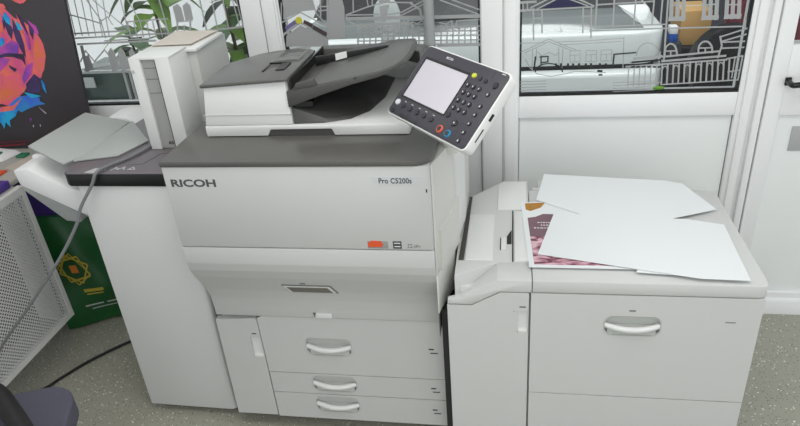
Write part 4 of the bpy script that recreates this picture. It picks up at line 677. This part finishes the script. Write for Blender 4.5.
bm=B(); t=B(); bmesh.ops.create_cone(t,cap_ends=True,segments=36,radius1=.19,radius2=.19,depth=.12); t.transform(Matrix.Translation((1.95,1.62,.84))@Matrix.Rotation(math.radians(80),4,'X')@Matrix.Rotation(0,4,'Y')); _bev(t,.035,4); _merge(bm,t); box(bm,1.90,2.0,1.58,1.66,-.02,.70,.02); box(bm,1.80,2.10,1.52,1.74,-.02,.02,.01)
root('black_drum',bm,'car_black','large round black shape in front of the cardboard box beyond right window','drum',(1.95,1.62,-.02))
bm=B(); pts=[]
for i in range(25): pts.append((2.00+.45*i/24,1.98+.02*math.sin(i*1.6)))
prism(bm,pts+[(x,y+.012) for x,y in reversed(pts)],'z',.55,2.2); root('curtain',bm,'maroon','dark red hanging fabric at the right edge of right window','curtain',(2.2,1.98,.55))
# display case with two white notes, outside the left window
tk=thing('glass_case','greenish glass case in a white frame outside the left window','case',(-.95,1.3,0))
bm=B(); box(bm,-1.14,-.70,1.33,1.6,.80,.985,.003); O('case_body',bm,'tank_glass',tk)
bm=B()
for z in (.835,.982): box(bm,-1.16,-.66,1.305,1.325,z,z+.012)
for x in (-1.13,-.875,-.845,-.70): box(bm,x,x+.012,1.306,1.326,.80,.99)
O('case_frame',bm,'frame_metal',tk)
bm=B(); box(bm,-1.14,-.70,1.33,1.6,-.02,.80); O('case_base',bm,'facade_dark',tk)
bm=B(); box(bm,-1.125,-1.03,1.298,1.304,.915,.965); box(bm,-.82,-.78,1.298,1.304,.925,.965); O('paper_note',bm,'white',tk)
bm=B(); ellipsoid(bm,(-.79,1.315,.88),(.03,.02,.022)); O('rust_patch',bm,'rust',tk)
# paving slabs / white shelf seen through left window
bm=B(); box(bm,-.42,-.06,1.12,1.36,.93,.965,.006); box(bm,-.40,-.37,1.14,1.34,-.02,.93); box(bm,-.11,-.08,1.14,1.34,-.02,.93); root('outdoor_table',bm,'facade_light','small pale table behind the white tower outside the left window','table',(-.24,1.24,-.02))
def leaf(bm,base,d,L,w,droop):
    d=Vector(d).normalized(); s=d.cross(Vector((0,0,1))); 
    if s.length<.05: s=Vector((1,0,0))
    s.normalize(); n=7; rows=[]
    for i in range(n+1):
        t=i/n; p=Vector(base)+d*L*t+Vector((0,0,-droop*L*t*t)); ww=w*math.sin(math.pi*min(.97,t*.92+.06))**.8
        rows.append((bm.verts.new(p-s*ww),bm.verts.new(p+Vector((0,0,-.15*ww))),bm.verts.new(p+s*ww)))
    for a,b in zip(rows,rows[1:]):
        for k in range(2): bm.faces.new((a[k],a[k+1],b[k+1],b[k]))
def plant(x,y,z,h,n,L,w,label,m):
    t=thing('potted_plant',label,'plant',(x,y,-.02))
    bm=B(); lathe(bm,[(.001,-.02),(.11,-.02),(.15,z),(.135,z),(.13,z-.03),(.001,z-.03)],(x,y,0),20); O('pot',bm,'pot',t)
    bm=B(); tube(bm,smooth_pts([(x,y,z-.03),(x+.02,y,z+h*.4),(x-.02,y,z+h)],4),.014,7,.5); O('stem',bm,'bark',t)
    bm=B()
    for i in range(n):
        a=random.uniform(0,6.28); k=random.uniform(.25,1.05); leaf(bm,(x,y,z+h*k),(math.cos(a),math.sin(a),random.uniform(.1,.8)),L*random.uniform(.7,1.2),w*random.uniform(.7,1.2),random.uniform(.3,.9))
    f=O('foliage',bm,m,t); return t
plant(-1.05,2.05,.35,1.05,26,.34,.06,'leafy green plant beyond the left window, left of the tower','leaf')
plant(-.80,2.75,.35,1.0,34,.36,.07,'broad dark green plant directly behind the tower, beyond the left window','leaf_dark')
plant(-.44,1.66,.35,.95,26,.24,.045,'yellow-green plant outside the left window nearest the white post','leaf')
plant(-1.75,2.9,.30,.5,24,.26,.05,'low green shrub far left beyond the glass case','leaf_dark')

# ================================================================== LIGHT, CAMERA
def area(name,loc,size,energy,col=(1,1,1),rot=(0,0,0)):
    l=bpy.data.lights.new(name,'AREA'); l.shape='RECTANGLE'; l.size,l.size_y=size; l.energy=energy; l.color=col
    o=bpy.data.objects.new(name,l); COL.objects.link(o); o.location=loc; o.rotation_euler=rot; return o
area('ceiling_lamp',(.95,-.55,2.66),(2.0,.9),23,(1,.99,.97))
area('ceiling_lamp',(-.95,.35,2.66),(.9,.6),4,(1,.99,.97))
area('ceiling_lamp',(.9,-2.2,2.66),(2.6,.7),22,(1,.99,.97))
sl_=bpy.data.lights.new('outdoor_fill_sun','SUN'); sl_.energy=2.6; sl_.angle=math.radians(25); so=bpy.data.objects.new('outdoor_fill_sun',sl_); COL.objects.link(so); so.location=(0,0,8); so.rotation_euler=(math.radians(25),0,0)  # soft sun added to brighten the things beyond the windows
wd=bpy.data.worlds.new('World'); SC.world=wd; wd.use_nodes=True
bg=wd.node_tree.nodes['Background']; bg.inputs[0].default_value=(.93,.97,1,1); bg.inputs[1].default_value=.9
# camera
cam=bpy.data.cameras.new('Camera'); co=bpy.data.objects.new('Camera',cam); COL.objects.link(co)
cam.sensor_fit='HORIZONTAL'; cam.sensor_width=36; cam.lens=659.24/800*36; cam.clip_start=.02; cam.clip_end=60
a,b,c=[math.radians(v) for v in CAMROT]
fw=Vector((math.sin(c)*math.cos(a),math.cos(c)*math.cos(a),math.sin(a))); r=Vector((math.cos(c),-math.sin(c),0)); u=r.cross(fw)
r2=math.cos(b)*r+math.sin(b)*u; u2=-math.sin(b)*r+math.cos(b)*u
co.matrix_world=Matrix.Translation(CAMLOC)@Matrix((r2,u2,-fw)).transposed().to_4x4()
SC.camera=co
SC.view_settings.view_transform='Standard'; SC.view_settings.look='None'; SC.view_settings.exposure=0; SC.view_settings.gamma=1; SC.view_settings.use_curve_mapping=False
SC.cycles.use_denoising=True
SC.cycles.max_bounces=8; SC.cycles.transparent_max_bounces=12; SC.cycles.sample_clamp_indirect=4
